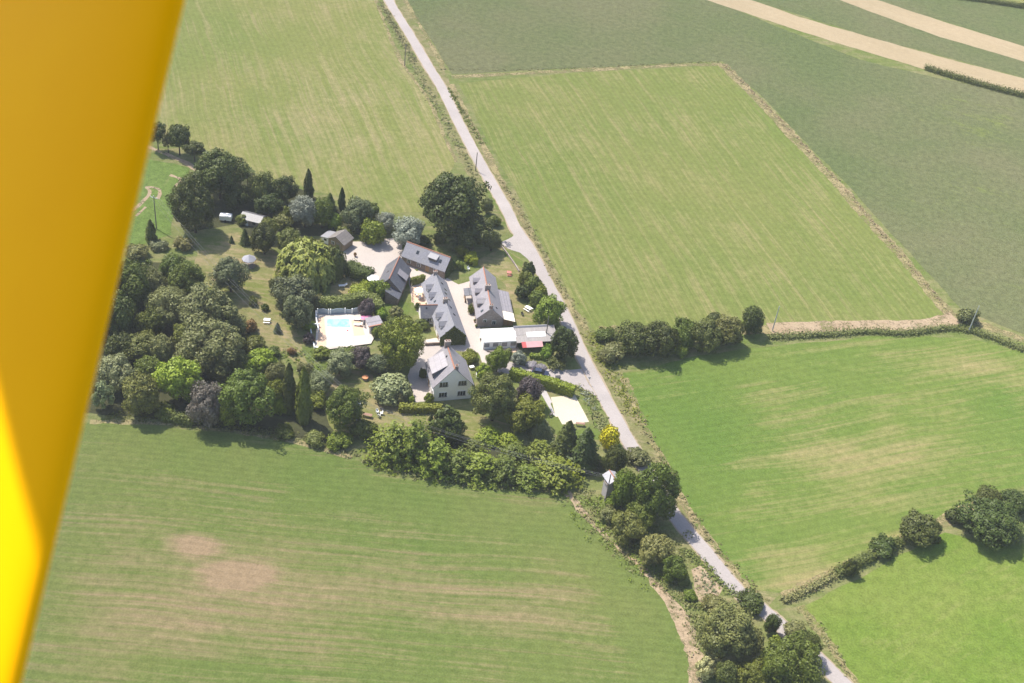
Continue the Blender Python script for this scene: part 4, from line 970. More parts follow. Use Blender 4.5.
for i in range(3): MB().box(L/2 - .58, L/2 - .5, W/2 + .35 + i*.8, W/2 + 1.05 + i*.8, .1, 1.7).build('wooden_door', WOOD, lt)
pc = MB(); 
for q in (-.0, 1.9):
    pc.box(-L/2 + 4.9 + q, -L/2 + 5.05 + q, -W/2 - 1.9, -W/2 - 1.75, 0, 2.2)
pc.box(-L/2 + 5.0, -L/2 + 6.9, -W/2 - 1.8, -W/2 - 1.72, 0, .8)
pc = pc.build('porch', WOOD, root)
MB().prism([(-W/2 - .32, 2.42), (-W/2 - 2.1, 2.22), (-W/2 - 2.1, 2.34), (-W/2 - .32, 2.55)], -L/2 + 4.2, -L/2 + 7.2).build('porch_roof', SLD, pc)

# slate cottage with one dormer
hr, he, W = 4.9, 2.35, 5.0
root, L = house_root('cottage', (407.4, 242), (450.5, 257.6), hr, 'slate roofed stone cottage with one zinc dormer and two skylights', 'cottage')
wall, roof, sl = gabled(root, L, W, he, hr, STONED, SL, ve=.1)
z0 = hr - sl*1.75; zt = hr - sl*.5 + .16
dm = MB().prism([(-.5, zt - .5), (-1.75, z0 - .1), (-1.75, z0 + 1.05), (-.5, zt)], .9, 3.1).build('dormer', SLD, root)
MB().prism([(-.4, zt + .02), (-2.0, z0 + 1.0), (-2.0, z0 + 1.1), (-.4, zt + .12)], .7, 3.25).build('dormer_roof', ZINC, dm)
window(dm, 2.0, -1.78, z0 + .15, 1.6, .7, '-y', name='dormer_window', frame=False)
skylight(roof, -2.4, -1, 1.2, hr, sl, .7, .9); skylight(roof, 4.0, -1, 1.3, hr, sl, .7, .9)
for x in (-4, -1.2, 3.4): window(wall, x, -W/2 - .02, .8, .9, 1.0, '-y')
door(wall, 1.2, -W/2 - .02, 1.0, 1.9, '-y', WOOD)
rs = np.random.RandomState(19); k = 500; y = rs.uniform(-W/2, W/2, k); z = rs.uniform(0, 1, k) * (hr - np.abs(y) * sl)
me = mesh_from_quads('ivy', quads(np.stack([L/2 + .15 + rs.uniform(0, .25, k), y, z], 1), np.tile([1., 0, .35], (k, 1)) + rs.normal(size=(k, 3)) * .35, .2, 4)); me.materials.append(LEAF['dark']); iv = bpy.data.objects.new('ivy', me); col.objects.link(iv); iv.parent = wall

# dark barn with steep roof
hr, he, W = 5.4, 2.3, 5.8
root, L = house_root('barn', (399.5, 256.8), (389.3, 278.8), hr, 'dark slate barn with red ridge and a raised roof strip', 'barn')
wall, roof, sl = gabled(root, L, W, he, hr, STONED, SLD)
MB().prism([(1.0, hr - sl*1.0 + .18), (W/2 + .45, he + .55), (W/2 + .45, he + .68), (1.0, hr - sl*1.0 + .30)], -1.2, 1.0).build('raised_roof', SLW, root)
MB().box(-1.0, .8, W/2 - .6, W/2 + .25, he - .2, he + .52).build('loading_bay', GWOOD, root)
lt = MB().prism([(-.2, 0), (W/2, 0), (W/2, 2.0), (-.2, 3.6)], L/2 + .003, L/2 + 2.6).build('lean_to', STONED, root)
MB().prism([(-.25, 3.62), (W/2 + .35, 1.85), (W/2 + .35, 1.98), (-.25, 3.75)], L/2 + .17, L/2 + 2.8).build('lean_to_roof', SLD, lt)
for x in (-2.5, 1.2): window(wall, x, W/2 + .02, .8, .9, 1.0, '+y')
door(wall, -1, -W/2 - .02, 2.2, 2.2, '-y', GWOOD); window(wall, L/2 + .02, -1.6, 1.0, .8, .9, '+x')
skylight(roof, 0, -1, 1.6, hr, sl, .6, .7)

# wooden shed at the top of the court
a = g(336, 237, 3.6); b = g(345.5, 230, 3.6); an = math.atan2((b-a).y, (b-a).x); m_ = (a + b) / 2
sh = empty('wooden_shed', (m_.x, m_.y, 0), an, 'wooden shed with worn grey roof at the head of the gravel court', 'shed')
wl, rf, sl = gabled(sh, (b-a).length, 4.6, 2.2, 3.6, simple('tan_wood', (0.30, 0.225, 0.145), 0.8, 0.2, 3), slate('worn_roof', (0.155, 0.138, 0.130), 0.8, 0.0, 0.5), ridge=None)
window(wl, -(b-a).length/2 - .02, .9, 1.1, .8, .8, '-x'); door(wl, -(b-a).length/2 - .02, -.8, 1.1, 2.0, '-x', GWOOD)
lt = MB().prism([(2.303, 0), (4.6, 0), (4.6, 1.7), (2.303, 2.15)], -(b-a).length/2 + .3, (b-a).length/2 - .6).build('lean_to', WPAINT, sh)
MB().prism([(2.62, 2.06), (4.9, 1.62), (4.9, 1.72), (2.62, 2.16)], -(b-a).length/2 + .1, (b-a).length/2 - .4).build('lean_to_roof', ZINC, lt)
window(lt, -(b-a).length/2 + .28, 3.5, .9, .8, .6, '-x', frame=False)
# low grey shed under the oaks
a = g(243, 212, 2.6); b = g(263, 217, 2.6); an = math.atan2((b-a).y, (b-a).x); m_ = (a + b) / 2
sh = empty('garden_shed', (m_.x, m_.y, 0), an, 'low grey roofed shed under the dark oaks', 'shed')
wl, rf, sl = gabled(sh, (b-a).length, 3.4, 1.8, 2.6, GWOOD, SLD, ridge=None)  # dark slate here puts the half shade under the trees into the roof colour
window(wl, 1, -1.72, .7, .8, .7, '-y', frame=False); door(wl, -1, -1.72, .9, 1.7, '-y', WPAINT)

# grey roofed shed with white roof panel and red awning
a = g(514, 328, 3.1); b = g(553.5, 326, 3.1); an = math.atan2((b-a).y, (b-a).x); m_ = (a + b) / 2; L = (b - a).length
sh = empty('open_shed', (m_.x, m_.y, 0), an, 'corrugated grey roofed shed with white roof panel next to the marquee', 'shed')
bk = MB().box(-L/2, L/2, -.12, .12, 0, 3.0).box(-L/2, -L/2 + .15, -3.9, -.123, 0, 2.1).box(L/2 - .15, L/2, -3.9, -.123, 0, 2.1).build('wall', STONED, sh)
MB().prism([(.35, 3.08), (-4.5, 2.12), (-4.5, 2.22), (.35, 3.18)], -L/2 - .2, L/2 + .2).build('roof', CORR, sh)
MB().prism([(-1.5, 2.84), (-3.0, 2.54), (-3.0, 2.58), (-1.5, 2.88)], -L/2 + 2.6, -L/2 + 7.1).build('roof_panel', PVC, sh)
MB().prism([(.35, 3.19), (.36, 3.42), (.15, 3.42), (-.1, 3.11)], -L/2 - .1, L/2 - 1.6).build('ridge_flashing', ZINC, sh)
for x in (-L/2 + 3.3, L/2 - 3.3): MB().box(x - .07, x + .07, -4.2, -4.06, 0, 2.15).build('post', GWOOD, sh)
aw = empty('awning', (m_.x, m_.y, 0), an, 'red and pink striped awning in front of the grey roofed shed', 'awning')
MB().prism([(-4.35, 2.28), (-5.9, 1.82), (-5.9, 1.86), (-4.35, 2.32)], -L/2 + 1.9, L/2 - 3.7).build('canopy', simple('faded_red', (0.55, 0.30, 0.31), 0.75, 0.12, 1.0), aw)
MB().prism([(-4.34, 2.29), (-5.91, 1.824), (-5.91, 1.872), (-4.34, 2.335)], -L/2 + .9, -L/2 + 1.9).build('red_stripe', REDC, aw)
for x in (-L/2 + 1.1, L/2 - 3.8): MB().tube([(x, -5.8, 0), (x, -5.8, 1.84)], .04, 6).build('leg', DARK, aw)

# white marquee
a = g(480.7, 328, 3.0); b = g(513.6, 326.5, 3.0); an = math.atan2((b-a).y, (b-a).x); m_ = (a + b) / 2; L = (b - a).length
mq = empty('marquee', (m_.x, m_.y, 0), an, 'white canvas marquee with clear window panels beside the granite farmhouse', 'marquee')
D = 4.6; zf = 2.25; zr = 3.05; zbk = 2.25
MB().prism([(.55, zbk), (-1.9, zr), (-D + .2, zf), (-D + .2, zf - .16), (-D + .24, zf - .16), (-1.9, zr - .08), (.50, zbk - .1)][:3] + [(-D + .2, zf - .14), (-1.9, zr - .14), (.55, zbk - .14)], -L/2, L/2).build('roof', PVC, mq)
fw_ = MB().box(-L/2 + .1, L/2 - .1, -D + .36, -D + .40, 0, zf - .1).build('front_wall', PVC, mq)
for i in range(4):
    x = -L/2 + .8 + i * (L - 1.6) / 3; w_ = MB().box(x - .62, x + .62, -D + .330, -D + .352, .7, 1.75).build('clear_window', simple('clear_pvc', (0.24, 0.25, 0.28), 0.2, 0.2, 2.5, 0.5), fw_)
for s in (-1, 1): MB().box(s*(L/2 - .12) - .02, s*(L/2 - .12) + .02, -D + .42, .4, 0, 2.2).build('side_wall', PVC, mq)
for s in (-1, 0, 1): MB().tube([(s*(L/2 - .05), -D + .3, 0), (s*(L/2 - .05), -D + .3, zf - .15)], .05, 6).build('pole', GALV, mq)

# transformer tower
p = g(608.3, 496); tw = empty('transformer_tower', (p.x, p.y, 0), R_(28), 'slim rendered transformer tower with pale diamond roof beside the lane', 'tower')
s_ = 1.1; H = 5.0
wl = MB().box(-s_, s_, -s_, s_, 0, H).build('wall', simple('tower_render', (0.42, 0.385, 0.37), 0.85, 0.15, 1), tw)
e_ = 1.5; MB().add([(-e_, -e_, H), (e_, -e_, H), (e_, e_, H), (-e_, e_, H), (-e_, -e_, H + .14), (e_, -e_, H + .14), (e_, e_, H + .14), (-e_, e_, H + .14), (0, -e_, H + 1.0), (0, e_, H + 1.0)],
    [(3,2,1,0), (0,1,5,8,4), (1,2,6,5), (2,3,7,9,6), (3,0,4,7), (4,8,9,7), (5,6,9,8)]).build('roof', simple('pale_slate', (0.36, 0.35, 0.375), 0.6, 0.1, 1.5), tw)
MB().prism_y([(-.12, H + .96), (0, H + .92), (.12, H + .96), (.06, H + 1.08), (-.06, H + 1.08)], -e_ - .02, e_ + .02).build('ridge_tiles', TERRA, tw)
door(wl, 0, -s_ - .02, .9, 2.0, '-y', DARK); window(wl, .0, -s_ - .02, 4.0, .6, .6, '-y', frame=False, name='vent'); MB().box(-s_ - .3, -s_ - .003, -.8, .8, H - .9, H - .7).build('insulator_shelf', STONE, tw)

# ---------------------------------------------------------------- pool
WATER, nt, out = newmat('pool_water')
co = node(nt, 'ShaderNodeTexCoord').outputs['Object']; n = noise(nt, co, 0.8, 3); bp = node(nt, 'ShaderNodeBump', {'Height': noise(nt, co, 4, 3), 'Strength': 0.15, 'Distance': 0.05})
b = node(nt, 'ShaderNodeBsdfPrincipled', {'Base Color': mixc(nt, ramp(nt, n, .4, .6), (0.20, 0.62, 0.66), (0.34, 0.72, 0.74)), 'Roughness': 0.06, 'IOR': 1.33, 'Normal': bp.outputs[0]}); nt.links.new(b.outputs[0], out.inputs[0])
sheet('pool_terrace', [(316.5, 313), (361, 310.8), (370, 319), (377, 333), (371, 344.5), (325.5, 350.5), (315, 350), (316, 335)], 0.30, M_conc, 0.0)
sheet('terrace', [(317.5, 319), (324, 317.5), (326.5, 346), (321, 349), (316.5, 349), (318.5, 334)], 0.306, M_tile)
sheet('terrace', [(351.5, 321.5), (360, 319), (365, 336), (354, 337)], 0.306, M_tile)
def ground_wall(name, px, z0, z1, th, mat, label, cat, cap=None):
    pts = [g(*p) for p in px]; c = pts[0]; mb = MB()
    for a, b in zip(pts[:-1], pts[1:]):
        d = (b - a).normalized(); n_ = Vector((-d.y, d.x, 0)) * th/2; q = [a - c - n_, b - c - n_, b - c + n_, a - c + n_]
        mb.add([(v.x, v.y, z0) for v in q] + [(v.x, v.y, z1) for v in q], [(0,3,2,1),(4,5,6,7),(0,1,5,4),(1,2,6,5),(2,3,7,6),(3,0,4,7)])
    o = mb.build(name, mat, loc=(c.x, c.y, 0)); return tag(o, label, cat)
pa, pb_, pc_, pd = g(326.5, 320.3), g(349, 319.8), g(352.5, 346), g(328.5, 347)
def quadsheet(name, q, z, mat, t=0.0, loc=None):
    mb = MB(); mb.slab(*[(v.x, v.y, z) for v in q], t) if t else mb.add([(v.x, v.y, z) for v in q], [(0, 1, 2, 3)]); return mb.build(name, mat)
pool = empty('swimming_pool', tuple((pa + pb_ + pc_ + pd)/4), 0, 'turquoise swimming pool on the tiled terrace, its near half under a white cover', 'pool')
ctr = (pa + pb_ + pc_ + pd)/4; L_ = lambda v: v - ctr
ed = lambda k: [L_(v * 1) * k for v in (pd, pc_, pb_, pa)]
quadsheet('coping', ed(1.14), .31, M_conc, .035).parent = pool
quadsheet('water', ed(1.0), .35, WATER).parent = pool
mid = [L_(pd) * 1.04, L_(pc_) * 1.04, L_(pb_.lerp(pc_, .36)) * 1.0, L_(pa.lerp(pd, .30)) * 1.0]
quadsheet('pool_cover', mid, .36, PVC, .05).parent = pool
fl = MB().lathe([(.16, -.04), (.3, 0), (.16, .04)], 14).build('swim_ring', simple('red_plastic', (0.62, 0.10, 0.10), 0.4), loc=tuple(g(347.5, 330.5, .44))); tag(fl, 'small red float lying on the white pool cover', 'float')
ground_wall('terrace_wall', [(316, 314), (316.2, 322), (318.5, 333)], 0, 1.1, .25, WPAINT, 'white wall on the left side of the pool terrace', 'wall')
ground_wall('terrace_wall', [(309.8, 327.5), (319.5, 327.8)], 0, 1.2, .3, WPAINT, 'short white wall at the left terrace step', 'wall')
ground_wall('terrace_wall', [(310, 328), (312, 338), (314.5, 349.5), (325.5, 351)], 0, .8, .25, WPAINT, 'low white wall around the lower left corner of the pool terrace', 'wall')
# glazed windbreak with arched panels behind the pool
pts = [g(*q) for q in ((317.5, 314.5), (328.5, 315), (330.5, 315), (345, 314), (352, 314.5), (360.5, 313))]
wb = empty('windbreak', tuple(pts[0]), 0, 'white framed windbreak with arched blue grey panels behind the pool', 'windbreak')
PANEL = simple('windbreak_panel', (0.30, 0.36, 0.42), 0.25, 0.1, 1.5, 0.5)
for i, (a, b) in enumerate(zip(pts[:-1], pts[1:])):
    a_, b_ = a - pts[0], b - pts[0]; d = b_ - a_; n_ = Vector((-d.y, d.x, 0)).normalized() * .04; mb = MB(); K = 8; vs = []
    for k in range(K + 1):
        q = a_ + d * (k / K); h = 1.15 + (.35 * math.sin(math.pi * k / K) if i % 2 == 0 or i == 2 else 0)
        vs += [(q.x - n_.x, q.y - n_.y, .3), (q.x - n_.x, q.y - n_.y, .3 + h), (q.x + n_.x, q.y + n_.y, .3 + h), (q.x + n_.x, q.y + n_.y, .3)]
    mb.add(vs, [f for k in range(K) for f in ((4*k, 4*k+4, 4*k+5, 4*k+1), (4*k+1, 4*k+5, 4*k+6, 4*k+2), (4*k+2, 4*k+6, 4*k+7, 4*k+3))]); mb.build('panel', PANEL, wb)
for q in pts: v = q - pts[0]; MB().box(v.x - .12, v.x + .12, v.y - .12, v.y + .12, 0, 1.75).build('post', WPAINT, wb)
# pool house
a = g(366.5, 321, 2.4); b = g(379.5, 318.5, 2.4); m_ = (a + b)/2; an = math.atan2((b-a).y, (b-a).x); L = (b-a).length
ph = empty('pool_house', (m_.x, m_.y, 0), an, 'small white pool house with red tiled edge and grey door', 'pool house')
wl = MB().box(-L/2, L/2 - .9, -2.0, 0.6, 0, 2.2).build('wall', WHITE, ph)
MB().prism([(.9, 2.55), (-2.3, 2.22), (-2.3, 2.34), (.9, 2.67)], -L/2 - .2, L/2 + .2).build('roof', SLW, ph)
MB().prism([(-2.28, 2.36), (-2.0, 2.39), (-2.0, 2.46), (-2.28, 2.43)], -L/2 - .2, L/2 + .2).build('ridge_tiles', TERRA, ph)
d = MB().box(-L/2 + .3, L/2 - 1.2, -2.06, -2.003, .05, 2.0).build('door', simple('grey_door', (0.36, 0.36, 0.40), 0.5), ph); MB().box(L/2 - 1.4, L/2 - 1.32, -2.1, -2.063, .9, 1.1).build('handle', DARK, d)
for x in (L/2 + .05,): MB().tube([(x, -2.1, 0), (x, -2.1, 2.2)], .06, 6).build('post', WOOD, ph)

# ---------------------------------------------------------------- garden furniture
def parasol(px, r, h, mat, label, lobes=8, z0=0.0):
    p = g(*px, h + z0); t = empty('parasol', (p.x, p.y, z0), trng.uniform(0, 1), label, 'parasol')
    mb = MB(); n = lobes
    top = (0, 0, h + r*.16); mb.v.append(top)
    for ring, (rr, zz) in enumerate(((.5, h + r*.10), (1.0, h - r*.02))):
        for k in range(n*2):
            th = math.pi*k/n; q = rr * r * (1 if k % 2 == 0 else .965); mb.v.append((q*math.cos(th), q*math.sin(th), zz))
    for k in range(n*2):
        k2 = (k+1) % (n*2); mb.f.append((0, 1+k, 1+k2)); mb.f.append((1+k, 1+2*n+k, 1+2*n+k2, 1+k2))
    nv = len(mb.v); mb.v += [(x, y, z - .04) for x, y, z in mb.v]; mb.f += [tuple(i + nv for i in f[::-1]) for f in mb.f]
    mb.f += [(1+2*n+k, 1+2*n+k+nv, 1+2*n+(k+1) % (2*n)+nv, 1+2*n+(k+1) % (2*n)) for k in range(2*n)]
    mb.build('canopy', mat, t); MB().tube([(0, 0, 0), (0, 0, h + r*.14)], .03, 8).build('pole', GALV, t); MB().lathe([(.3, 0), (.3, .06), (.08, .14)], 12).build('base', DARK, t)
    return t
parasol((373, 278), 1.45, 2.3, PVC, 'large white parasol at the near gable of the dark barn')
parasol((419, 290), 1.05, 2.2, PVC, 'white parasol on the terrace of the long slate house')
parasol((364, 317.5), .85, 2.1, PINK, 'left pink parasol beside the pool house', z0=.3)
parasol((368.6, 317.3), .85, 2.1, PINK, 'right pink parasol beside the pool house', z0=.3)
def lounger_at(px, rz, mat, label, group=None, z=0.0, scale=1.0):
    p = g(*px, z); t = empty('sun_lounger', tuple(p), rz, label, 'sun lounger', group); t.scale = (scale,)*3
    MB().box(-.95, .35, -.33, .33, .28, .36).build('seat', mat, t)
    MB().slab((.353, -.33, .33), (.95, -.33, .72), (.95, .33, .72), (.353, .33, .33), .07).build('backrest', mat, t)
    for x in (-.8, .3):
        for y in (-.28, .28): MB().box(x-.03, x+.03, y-.03, y+.03, 0, .279).build('leg', PLAST, t)
    return t
lounger_at((362, 280), .2, BLUEG, 'blue grey sun lounger left of the white parasol', scale=1.15)
lounger_at((343, 286.5), .3, PLAST, 'white sun lounger in the shade below the willow', scale=1.1)
lounger_at((357.5, 320), .05, PLAST, 'upper white sun lounger on the pool terrace', 'sun loungers beside the pool', .3)
lounger_at((358, 325.5), .05, PLAST, 'lower white sun lounger on the pool terrace', 'sun loungers beside the pool', .3)
lounger_at((477.6, 376), 1.75, PLAST, 'white sun lounger on the lawn right of the white house', scale=1.15)
def chair(px, rz, mat, label, group=None):
    p = g(*px); t = empty('garden_chair', tuple(p), rz, label, 'chair', group)
    MB().box(-.27, .27, -.27, .27, .40, .46).build('seat', mat, t); MB().slab((-.27, .24, .463), (.27, .24, .463), (.27, .36, .98), (-.27, .36, .98), .05).build('backrest', mat, t)
    for x in (-.24, .24):
        for y in (-.22, .22): MB().box(x-.03, x+.03, y-.03, y+.03, 0, .398).build('leg', mat, t)
        MB().box(x-.035, x+.035, -.25, .25, .64, .68).box(x-.03, x+.03, -.25, -.19, .463, .637).build('armrest', mat, t)
    return t
CH = 'white garden chairs on the lawn'
chair((377.3, 413), .6, PLAST, 'white chair on the left of the lawn group by the pole', CH); chair((381.3, 414.5), -1.2, PLAST, 'white chair on the right of the lawn group by the pole', CH)
chair((381.8, 410.5), 2.4, DARK, 'dark chair behind the two white ones on the lawn'); chair((379, 417), 3.0, PLAST, 'white chair nearest the field in the lawn group', CH)
chair((288.3, 252), .4, PLAST, 'white chair at the left edge of the weeping willow'); chair((292, 245.6), 1.4, PLAST, 'white chair half hidden above the weeping willow')
chair((468.4, 270), .9, PLAST, 'single white chair in hedge shade left of the farmhouse'); chair((522.4, 315.5), .9, DARK, 'dark chair on the dry lawn beside the picnic bench')
chair((416, 296), 2.4, PLAST, 'white chair on the terrace left of the parasol'); chair((420, 299), .4, PLAST, 'white chair on the terrace below the parasol')
def table(px, rz, l, w_, mat, leg, label, benches=False, name='garden_table', cat='table'):
    p = g(*px); t = empty(name, tuple(p), rz, label, cat); n_ = 3; mb = MB()
    for i in range(4): y = -w_/2 + w_*(i+.5)/4; mb.box(-l/2, l/2, y - w_*.115, y + w_*.115, .70, .75)
    mb.build('tabletop', mat, t)
    for x in (-l/2 + .15, l/2 - .15):
        for y in (-w_/2 + .1, w_/2 - .1): MB().box(x-.04, x+.04, y-.04, y+.04, 0, .698).build('leg', leg, t)
    if benches:
        for s in (-1, 1):
            MB().box(-l/2, l/2, s*(w_/2 + .35) - .13, s*(w_/2 + .35) + .13, .40, .45).box(-l/2+.2, -l/2+.28, s*(w_/2+.35)-.1, s*(w_/2+.35)+.1, 0, .397).box(l/2-.28, l/2-.2, s*(w_/2+.35)-.1, s*(w_/2+.35)+.1, 0, .397).build('bench', mat, t)
    return t
table((528, 310), -.6, 1.7, .9, PLAST, PLAST, 'white picnic table with benches at the farm garden hedge', True)
table((267, 322), .1, 1.5, .8, PLAST, PLAST, 'white picnic table at the edge of the wood', True)
table((471.5, 369), .5, 1.1, .8, PLAST, DARK, 'small pale table beside the white house drive')
table((509, 274.5), .1, 1.1, 1.0, simple('red_cloth', (0.55, 0.20, 0.17), 0.8), DARK, 'red topped table alone on the farm garden lawn', True)
table((424, 296), .3, 1.0, .8, GWOOD, DARK, 'dark wooden table on the terrace of the long slate house')
table((367.5, 417), -.1, 2.0, .8, BRICK, BRICK, 'long reddish brown bench table beside the pole', False, 'garden_bench', 'bench')
table((551, 416), 1.0, 1.2, .35, GWOOD, GWOOD, 'wooden bench at the left edge of the sand court', False, 'garden_bench', 'bench')
table((580, 425.8), .05, 2.0, .6, BRICK, GWOOD, 'reddish bench at the near edge of the sand court', False, 'garden_bench', 'bench')
# stone ring planter, urns, tub
p = g(365.2, 379.5); pr = empty('round_planter', tuple(p), 0, 'round orange rimmed planter on the lawn below the purple tree', 'planter')
MB().lathe([(.62, 0), (.66, .62), (.5, .62), (.48, .3)], 18).build('tub', STONE, pr); MB().lathe([(.48, .623), (.70, .623), (.70, .74), (.48, .74)], 18).build('rim', simple('orange_rim', (.62, .27, .13), .7), pr); MB().lathe([(.46, .28), (.3, .5), (.05, .56)], 12).build('soil', DARK, pr)
def urn(px, h, mat, label, lf='rust'):
    p = g(*px); t = empty('urn', tuple(p), 0, label, 'urn'); MB().lathe([(.22*h, 0), (.16*h, .1*h), (.36*h, .6*h), (.30*h, .66*h)], 14).build('pot', mat, t)
    rs = np.random.RandomState(int(px[0])); d = rdir(rs, 90); d[:, 2] = np.abs(d[:, 2]); V = quads(d * .42*h * rs.uniform(.6, 1, 90)[:, None] + np.array([0, 0, .66*h]), d, .12*h, 3)
    me = mesh_from_quads('plant', V); me.materials.append(LEAF[lf]); o = bpy.data.objects.new('plant', me); col.objects.link(o); o.parent = t
urn((355, 256.5), 1.1, BRICK, 'dark red urn standing at the left edge of the gravel court')
urn((567, 394.5), .8, TERRA, 'terracotta urn at the upper edge of the sand court', 'pale')
urn((474.5, 322), .8, TERRA, 'planted urn near the stone house corner, farther from the marquee', 'mid'); urn((476, 327.5), .8, DARK, 'dark planted urn at the near corner of the stone house', 'mid')
urn((481, 341), .8, DARK, 'dark planted tub at the near left corner of the marquee', 'dark'); urn((426.5, 305.5), .8, TURQ, 'turquoise planted pot on the terrace by the annexe', 'fresh')
p = g(557.5, 380); bn = empty('bin', tuple(p), .3, 'dark waste bin on the drive behind the long hedge', 'bin')
MB().add([(-.45,-.3,.1),(.45,-.3,.1),(.45,.3,.1),(-.45,.3,.1),(-.55,-.38,.95),(.55,-.38,.95),(.55,.38,.95),(-.55,.38,.95)], [(3,2,1,0),(4,5,6,7),(0,1,5,4),(1,2,6,5),(2,3,7,6),(3,0,4,7)]).build('body', DARK, bn)
MB().prism([(-.42, .955), (.42, .955), (.36, 1.08), (-.30, 1.03)], -.6, .6).build('lid', DARK, bn)
for x in (-.4, .4): MB().tube([(x-.04, .33, .1), (x+.04, .33, .1)], .1, 10).build('wheel', RUBBER, bn)
# gazebo with faceted pale roof
p = g(249, 258.5, 2.2); gz = empty('gazebo', (p.x, p.y, 0), .2, 'eight sided gazebo with pale faceted roof on the lawn', 'gazebo')
mb = MB(); r = 1.75; mb.v = [(0, 0, 3.25)] + [(r*math.cos(k*math.pi/4), r*math.sin(k*math.pi/4), 2.15) for k in range(8)] + [(r*math.cos(k*math.pi/4), r*math.sin(k*math.pi/4), 2.02) for k in range(8)]
mb.f = [(0, 1+k, 1+(k+1) % 8) for k in range(8)] + [(1+k, 9+k, 9+(k+1) % 8, 1+(k+1) % 8) for k in range(8)]; mb.build('roof', simple('grey_canvas', (0.31, 0.31, 0.35), 0.5, 0.06, 1), gz)
for k in range(8): MB().tube([(1.6*math.cos(k*math.pi/4), 1.6*math.sin(k*math.pi/4), 0), (1.6*math.cos(k*math.pi/4), 1.6*math.sin(k*math.pi/4), 2.1)], .05, 6).build('post', WOOD, gz)
MB().lathe([(1.6, 0), (1.6, .12)], 8).build('floor', GWOOD, gz)
# white trailer under the oaks
p = g(226, 220.5); tr = empty('trailer', tuple(p), .05, 'white box trailer in the oak shade beside the lawn', 'trailer')
MB().add([(-1.5,-.8,.45),(1.5,-.8,.45),(1.5,.8,.45),(-1.5,.8,.45),(-1.5,-.8,1.7),(1.5,-.8,1.7),(1.5,.8,1.7),(-1.5,.8,1.7),(-1.3,-.6,1.88),(1.3,-.6,1.88),(1.3,.6,1.88),(-1.3,.6,1.88)], [(3,2,1,0),(0,1,5,4),(1,2,6,5),(2,3,7,6),(3,0,4,7),(4,5,9,8),(5,6,10,9),(6,7,11,10),(7,4,8,11),(8,9,10,11)]).build('body', WPAINT, tr)
for y in (-.83, .83): MB().tube([(0, y-.08, .32), (0, y+.08, .32)], .32, 14).build('wheel', RUBBER, tr)
MB().tube([(1.5, 0, .5), (2.4, 0, .45)], .05, 6).build('drawbar', DARK, tr)
# parked car behind the long hedge
p = g(540, 374.8); pt2 = g(548, 376.2); cr = empty('parked_car', tuple(p), math.atan2((pt2-p).y, (pt2-p).x), 'dark blue car parked on the drive behind the long clipped hedge', 'car')
PAINT = simple('dark_blue_paint', (0.03, 0.04, 0.075), 0.25, 0.05, 2, 0.6)
bd = MB().prism_y([(-1.95, .3), (1.95, .3), (2.0, .62), (1.9, .78), (.95, .92), (-1.85, .95), (-2.0, .7)], -.82, .82).build('body', PAINT, cr)
mb = MB(); mb.add([(-1.75,-.74,.953),(.95,-.74,.923),(.95,.74,.923),(-1.75,.74,.953),(-1.2,-.58,1.42),(.2,-.58,1.42),(.2,.58,1.42),(-1.2,.58,1.42)], [(0,1,5,4),(1,2,6,5),(2,3,7,6),(3,0,4,7)]); mb.build('windows', GLASS, cr)
MB().box(-1.22, .22, -.59, .59, 1.423, 1.46).build('roof', PAINT, cr)
for x in (-1.2, 1.25):
    for y in (-.80, .80):
        wh = MB().tube([(x, y-.1, .31), (x, y+.1, .31)], .31, 16).build('wheel', RUBBER, cr); MB().tube([(x, y-.108, .31), (x, y+.108, .31)], .18, 12).build('rim', GALV, wh)
for y in (-.55, .55): MB().box(1.93, 1.985, y-.16, y+.16, .64, .76).build('headlight', PLAST, cr); MB().box(-1.99, -1.93, y-.14, y+.14, .72, .86).build('tail_light', REDC, cr)
# give way sign at the drive mouth
p = g(588.4, 384.5); sg = empty('road_sign', tuple(p), 0, 'small road sign on a post at the drive mouth', 'sign')
MB().tube([(0, 0, 0), (0, 0, 2.3)], .035, 8).build('post', GALV, sg); MB().prism_y([(-.38, 2.2), (.38, 2.2), (0, 1.55)], -.07, -.045).build('plate', GALV, sg)
# terrace fence and garden gate beside the long slate house
a = g(411.5, 285); b = g(412, 302); fn = empty('fence', tuple(a), math.atan2((b-a).y, (b-a).x), 'low wooden fence along the terrace of the long slate house', 'fence'); L = (b-a).length
MB().box(0, L, -.02, .02, .45, .53).box(0, L, -.02, .02, .95, 1.03).build('rail', GWOOD, fn)
for i in range(int(L/1.1)+1): MB().box(i*1.1-.05, i*1.1+.05, .023, .1, 0, 1.15).build('post', GWOOD, fn)
ground_wall('garden_wall', [(425, 345.5), (433, 345), (442, 344.5)], 0, .7, .3, STONED, 'low dark stone wall behind the white house chimney', 'wall')
ground_wall('garden_wall', [(500, 245), (507, 254), (514, 264), (519, 272)], 0, .5, .25, STONE, 'low stone wall along the farm garden below the lane junction', 'wall')
ground_wall('garden_wall', [(487, 351.5), (500, 353), (506, 354)], 0, .35, .4, STONE, 'low stone kerb wall in front of the marquee', 'wall')

